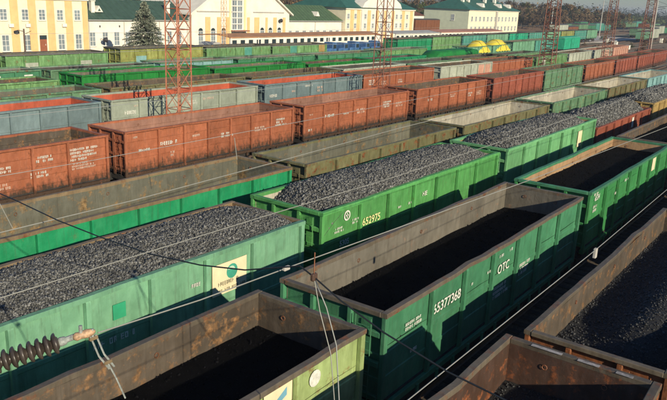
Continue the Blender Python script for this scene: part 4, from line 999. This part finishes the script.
for i, (x, y) in enumerate(spots):
    k = r_.randrange(4); t, c = TM[k]; mt = [m_twig, m_twig, m_leafg, m_leafd][r_.randrange(4) if r_.random() < .6 else 0]
    root = empty('woodland_tree', (x, y, -.45), r_.uniform(0, 6.28), [r_.uniform(.75, 1.15)]*3)
    pl = places[0 if i < 60 else 1 if i < 145 else 2]
    tag(root, {m_twig: 'bare brown tree', m_leafg: 'greenish half-bare tree', m_leafd: 'dark leafy tree'}[mt]+' '+pl, 'tree', {m_twig: 'bare brown trees', m_leafg: 'greenish trees', m_leafd: 'dark trees'}[mt]+' '+pl)
    put('trunk', t, m_bark, root); put('crown', c, mt, root)
# far forest band
def forest(x0, y0, x1, y1, n, h, label, mat, seed, depth=60, cs=1.):
    r_ = np.random.default_rng(seed); 
    u = r_.random(n); dx, dy = x1-x0, y1-y0; ln = math.hypot(dx, dy); nx_, ny_ = -dy/ln, dx/ln
    w = r_.random(n)*depth; top = h*(.75+.25*np.sin(u*37+seed)*np.sin(u*91)+.12*r_.normal(size=n)); z = top*r_.random(n)**.6
    cx = x0+dx*u+nx_*w; cy = y0+dy*u+ny_*w
    s = r_.uniform(.6, 1.5, n)*cs; V = np.zeros((n, 4, 3)); q = r_.normal(size=(n, 4, 3))*s[:, None, None]*.7
    V[:, :, 0] = cx[:, None]; V[:, :, 1] = cy[:, None]; V[:, :, 2] = z[:, None]-.4; V += q
    me = mk('forest', V.reshape(-1, 3), [(4*i, 4*i+1, 4*i+2, 4*i+3) for i in range(n)])
    o = put('forest', me, mat); tag(o, label, 'forest', None, 'stuff')
forest(900, 520, 1650, -250, 16000, 17, 'distant dark forest along the horizon at right', m_leafd, 2, 200, .9)
forest(470, 130, 600, 125, 5000, 7, 'low scrub in front of the far forest', m_leafg, 8, 40, .6)
forest(620, 190, 800, 90, 7000, 9, 'scattered bushes below the horizon at right', m_leafd, 9, 60, .8)
forest(60, 215, 330, 240, 16000, 12, 'mixed woods far behind the station', m_leafg, 3, 60, .5)
forest(280, 250, 425, 112, 30000, 12.5, 'brown leafless woods beyond the right end of the yard', m_twig, 4, 60, .45)
forest(300, 235, 430, 112, 8000, 12.5, 'dark green trees mixed in the brown woods', m_leafg, 5, 60, .5)
# ---------------------------------------------------------------- far yard at right
cols = ['olivegreen', 'mint', 'teal', 'rust', 'pale', 'green']
fk = random.Random(6)
k = 0
for x, y, rz, nn, far_ in ((255, 90, .06, 3, 'by the end of the station row'), (300, 97, .06, 4, 'in the group before the brown woods'), (262, 62, .06, 2, 'behind the slim mast'), (330, 110, .06, 3, 'at the foot of the woods'),
                        (300, 74, .055, 2, 'left of the rightmost mast'), (385, 92, .05, 3, 'in the group under the horizon'), (345, 76, .05, 3, 'just before the rightmost mast'), (400, 76, .05, 3, 'behind the rightmost mast'), (330, 58, .05, 2, 'in the pair at the right edge'), (450, 118, .04, 4, 'in the long row under the horizon'), (480, 96, .04, 4, 'in the farthest row below the horizon')):
    for i in range(nn):
        pc = fk.choice(cols); zt = fk.choice((4.6, 3.8))
        boxcar(x+i*14.5, y+i*14.5*rz, zt, 13.5, pc, 'distant %s van, %s from the left %s' % ({'olivegreen': 'dull green', 'mint': 'mint', 'teal': 'teal', 'rust': 'rusty', 'pale': 'pale grey', 'green': 'green'}[pc], ORD[i], far_),
               rz, 'i_dark', 'distant vans in the far yard')
m_bush = m_twig
BM_ = treemesh(7, 1.9, 1.5, 350, .16)
for i in range(46):
    x = fk.uniform(170, 420); y = x*fk.uniform(.16, .36)+6
    root = empty('bush', (x, y, -.5), fk.uniform(0, 6), [fk.uniform(.6, 1.3)]*3); mt = fk.choice((m_twig, m_leafg))
    tag(root, ('bare brown bush' if mt is m_twig else 'greenish bush')+' between the far tracks at right', 'bush', 'bare bushes in the far yard' if mt is m_twig else 'greenish bushes in the far yard')
    put('stem', BM_[0], m_bark, root); put('foliage', BM_[1], mt, root)
for i, (x, y) in enumerate(((205, 52), (232, 47), (248, 70), (280, 60), (222, 60))):
    root = empty('signal_cabinet', (x, y, -.45)); tag(root, 'small pale signal cabinet in the far yard, %s from the camera' % ORD[(0, 2, 3, 4, 1)[i]], 'cabinet', 'signal cabinets in the far yard')
    put('body', MB().bbox(0, 1.2, 0, .9, 0, 1.5, .03).mesh('body'), m_cw, root); put('lid', MB().bbox(-.06, 1.26, -.06, .96, 1.5, 1.6, .02).mesh('lid'), m_gr, root)

# ---------------------------------------------------------------- overhead wires
m_wire = plain('wire_zinc', (.27, .27, .24), .5, .1, 4); m_cable = plain('cable_black', (.012, .014, .016), .5, .2, 4); m_copper = plain('wire_worn', (.3, .31, .3), .5, .1)
def wire(pts, r, mat, label, name='overhead_wire', n=5, group='overhead wires'):
    P_ = []
    for a, b in zip(pts[:-1], pts[1:]):
        a, b = Vector(a), Vector(b)
        for i in range(6): P_.append(a.lerp(b, i/6))
    P_.append(Vector(pts[-1]))
    o = put(name, MB().tube(P_, r, n).mesh(name), mat); tag(o, label, 'wire', group); return o
wire([(2, 3.32, 5.58), (7, 3.32, 5.56), (13, 3.34, 5.5), (19, 3.36, 5.54), (40, 3.4, 5.7), (120, 3.6, 5.7)], .008, m_wire, 'bright taut wire running over the nearest track at lower right')
wire([(4.04, 5.94, 6.30), (5.45, 5.9, 6.22), (7.05, 5.84, 6.20), (9.6, 5.7, 6.18), (14.6, 5.34, 6.19), (25.2, 4.82, 6.2), (60, 3.5, 6.3)], .0085, m_wire, 'taut wire leading right from the brown insulator')
wire([(3.5, 8.2, 5.98), (6.2, 8.2, 5.97), (9.1, 8.2, 5.95), (13.8, 8.2, 5.9), (22, 8.3, 5.9), (44, 8.6, 6.0), (110, 8.5, 6.0)], .0085, m_wire, 'thin wire crossing above the coal heaps')
wire([(4.5, 11.6, 5.6), (9.1, 11.9, 5.5), (13.8, 12.2, 5.5), (21, 12.6, 5.55), (45, 13.4, 5.6), (120, 13.5, 5.7)], .011, m_wire, 'pale wire crossing the empty emerald wagon')
wire([(5, 15.7, 5.5), (10.7, 15.6, 5.5), (20, 15.9, 5.5), (50, 17, 5.6), (120, 18, 5.8)], .0075, m_copper, 'thin grey wire crossing the stencilled red wagon')
wire([(8, 22.3, 5.6), (30, 22.3, 5.6), (80, 22.3, 5.7), (140, 23, 5.8)], .009, m_copper, 'thin wire over the empty track before the red row')
wire([(8, 29, 6.4), (28, 29, 6.3), (51, 29, 6.4), (140, 31, 6.5)], .010, m_copper, 'thin wire over the red row')
wire([(10, 36.5, 6.2), (50, 36.5, 6.1), (150, 38.5, 6.4)], .011, m_copper, 'thin wire over the row behind the masts')
wire([(10, 53, 6.2), (60, 53.2, 6.1), (200, 56.5, 6.4)], .012, m_copper, 'thin wire over the row before the front station row')
# black sagging cross cable in the plane around X = 6
CAB = [[(6.6, 13.284, 6.044), (6.6, 12.046, 5.994), (6.6, 10.72, 5.903), (6.6, 9.502, 5.881), (6.6, 8.244, 5.905), (6.6, 7.132, 6.019), (6.6, 6.241, 6.183), (6.6, 5.28, 6.498), (6.6, 5.048, 6.411)], [(6.6, 5.048, 6.411), (6.6, 4.629, 6.221), (6.6, 3.979, 6.001), (6.6, 3.089, 5.799), (6.6, 2.416, 5.724), (6.6, 2.107, 5.693)]]
wire(CAB[0], .0105, m_cable, 'black cable sagging across the left half of the wagons', 'black_cable', 6, 'black cables')
wire(CAB[1], .0105, m_cable, 'black cable running down to the lower right past the OTC wagon', 'black_cable', 6, 'black cables')
def rod(pts, r, mat, label, name='dropper', grp='droppers and hangers'):
    o = put(name, MB().tube(pts, r, 5).mesh(name), mat); tag(o, label, 'dropper', grp)
# dropper group near (314,277)
J = Vector(CAB[1][0])
rod([J+Vector((0, 0, .33)), J, ], .008, P('rust'), 'short rusty hanger at the wire joint above the OTC wagon')
rod([J, J+Vector((.02, -.1, -.45)), J+Vector((.05, -.28, -1.0)), J+Vector((0, -.45, -1.9))], .007, m_wire, 'left one of two loose strands hanging from the wire joint')
rod([J, J+Vector((.16, -.1, -.45)), J+Vector((.28, -.2, -1.0)), J+Vector((.26, -.35, -2.2))], .009, m_copper, 'right, darker one of two loose strands hanging from the wire joint')
jt = MB().bbox(-.05, .05, -.03, .03, -.05, .05, .015).mesh('clamp')
o = put('wire_clamp', jt, P('i_orange'), None, J); tag(o, 'rusty clamp at the joint of the hanging strands', 'clamp')
o = put('wire_clamp', MB().bbox(-.06, .06, -.025, .025, -.03, .03, .01).mesh('wire_clamp'), m_conc, None, (7.0, 5.84, 6.2)); tag(o, 'pale clamp on the taut wire above the coupler gap', 'clamp')
o = put('wire_clamp', MB().bbox(-.05, .05, -.03, .03, -.16, .03, .01).mesh('wire_clamp'), m_conc, None, (13.0, 3.34, 5.5)); tag(o, 'small pale clamp on the bright wire at lower right', 'clamp')
rod([(6.1, 11.75, 5.57), (6.05, 12.0, 6.6)], .006, m_wire, 'pale slanted hanger at the left edge')
rod([(6.35, 11.75, 5.57), (6.05, 12.0, 6.6)], .006, m_wire, 'second pale hanger beside the slanted one at the left edge')
rod([(13.4, 13.0, 5.55), (13.3, 13.0, 6.15)], .01, m_wire, 'short pale hanger above the end of the emerald wagon')
# ---------------------------------------------------------------- insulator string with clamp and swinging link
m_ins = plain('insulator_glaze', (.06, .048, .04), .38, .5, 6); m_zinc = plain('zinc_fitting', (.26, .28, .26), .6, .4, 25)
a = Vector((2.95, 6.50, 6.10)); b = Vector((3.70, 6.14, 6.25)); D_ = (b-a); ln = D_.length; D_.normalize()
root = empty('insulator', a); tag(root, 'brown ribbed insulator string with metal clamp at the lower left', 'insulator')
z0 = Vector((0, 0, 0))
put('core', MB().lathe([(-.3, .05), (ln, .05)], z0, D_, 16).mesh('core', True), m_ins, root)
nsh = 12
for i in range(nsh):
    t = ln - .03 - i*(ln+.12)/nsh
    pr = [(-.036, .055), (-.032, .07), (-.024, .092), (-.009, .108), (.006, .113), (.014, .108), (.017, .095), (.011, .08), (.024, .066), (.034, .055)]
    put('shed', MB().lathe(pr, z0+D_*t, D_, 28).mesh('shed', True), m_ins, root)
put('end_cap', MB().lathe([(0, .04), (.02, .05), (.07, .045), (.09, .026), (.14, .024)], z0+D_*ln, D_, 16).mesh('end_cap', True), m_zinc, root)
e = D_*(ln+.09)
put('clevis', MB().bbox(-.03, .09, -.018, .018, -.028, .035, .008).mesh('clevis'), m_zinc, root, e)
cl = put('clamp_body', MB().lathe([(0, .025), (.03, .046), (.08, .04), (.14, .048), (.2, .036), (.23, .015)], e+D_*.06, Vector((.75, -.3, .1)), 12).mesh('clamp_body', True), plain('clamp_brass', (.42, .27, .16), .6, .5, 30), root)
put('bolt', MB().lathe([(0, .02), (.09, .02)], e+D_*.14+Vector((0, 0, .02)), (0, 0, 1), 6).mesh('bolt'), m_zinc, cl)
tip = a + D_*(ln+.35)
root = empty('hanging_link', tip); tag(root, 'grey double-bar link hanging below the insulator clamp', 'link')
for k, dx in enumerate((-.03, .035)):
    put('link_bar', MB().tube([(dx, 0, -.05), (dx+.07, -.03, -.30), (dx+.17, -.06, -.48)], .011, 5).mesh('link_bar'), m_zinc, root)
for t in ((.0, 0, -.08), (.13, -.045, -.40)): put('link_pin', MB().bbox(-.045, .055, -.02, .02, -.02, .02, .006).mesh('link_pin'), P('rimtan'), root, t)
put('shackle', MB().tube([(0, 0, .03), (.0, 0, -.07)], .014, 5).mesh('shackle'), m_zinc, root)
put('lower_rod', MB().tube([(.13, -.045, -.40), (.21, -.08, -.62), (.3, -.1, -.9)], .01, 5).mesh('lower_rod'), m_zinc, root)

# ---------------------------------------------------------------- haze
hm = bpy.data.materials.new('haze'); hm.use_nodes = True; hn = hm.node_tree
hn.nodes.remove(hn.nodes['Principled BSDF'])
pvn = hn.nodes.new('ShaderNodeVolumePrincipled'); pvn.inputs['Color'].default_value = (.85, .92, 1, 1); pvn.inputs['Density'].default_value = .00035; pvn.inputs['Anisotropy'].default_value = .2
hn.links.new(pvn.outputs[0], hn.nodes['Material Output'].inputs['Volume'])
hb = put('haze', MB().box(-1600, 4600, -2100, 4100, -1.9, 24).mesh('haze'), hm); tag(hb, 'thin pale haze over the whole yard', 'haze', None, 'stuff')
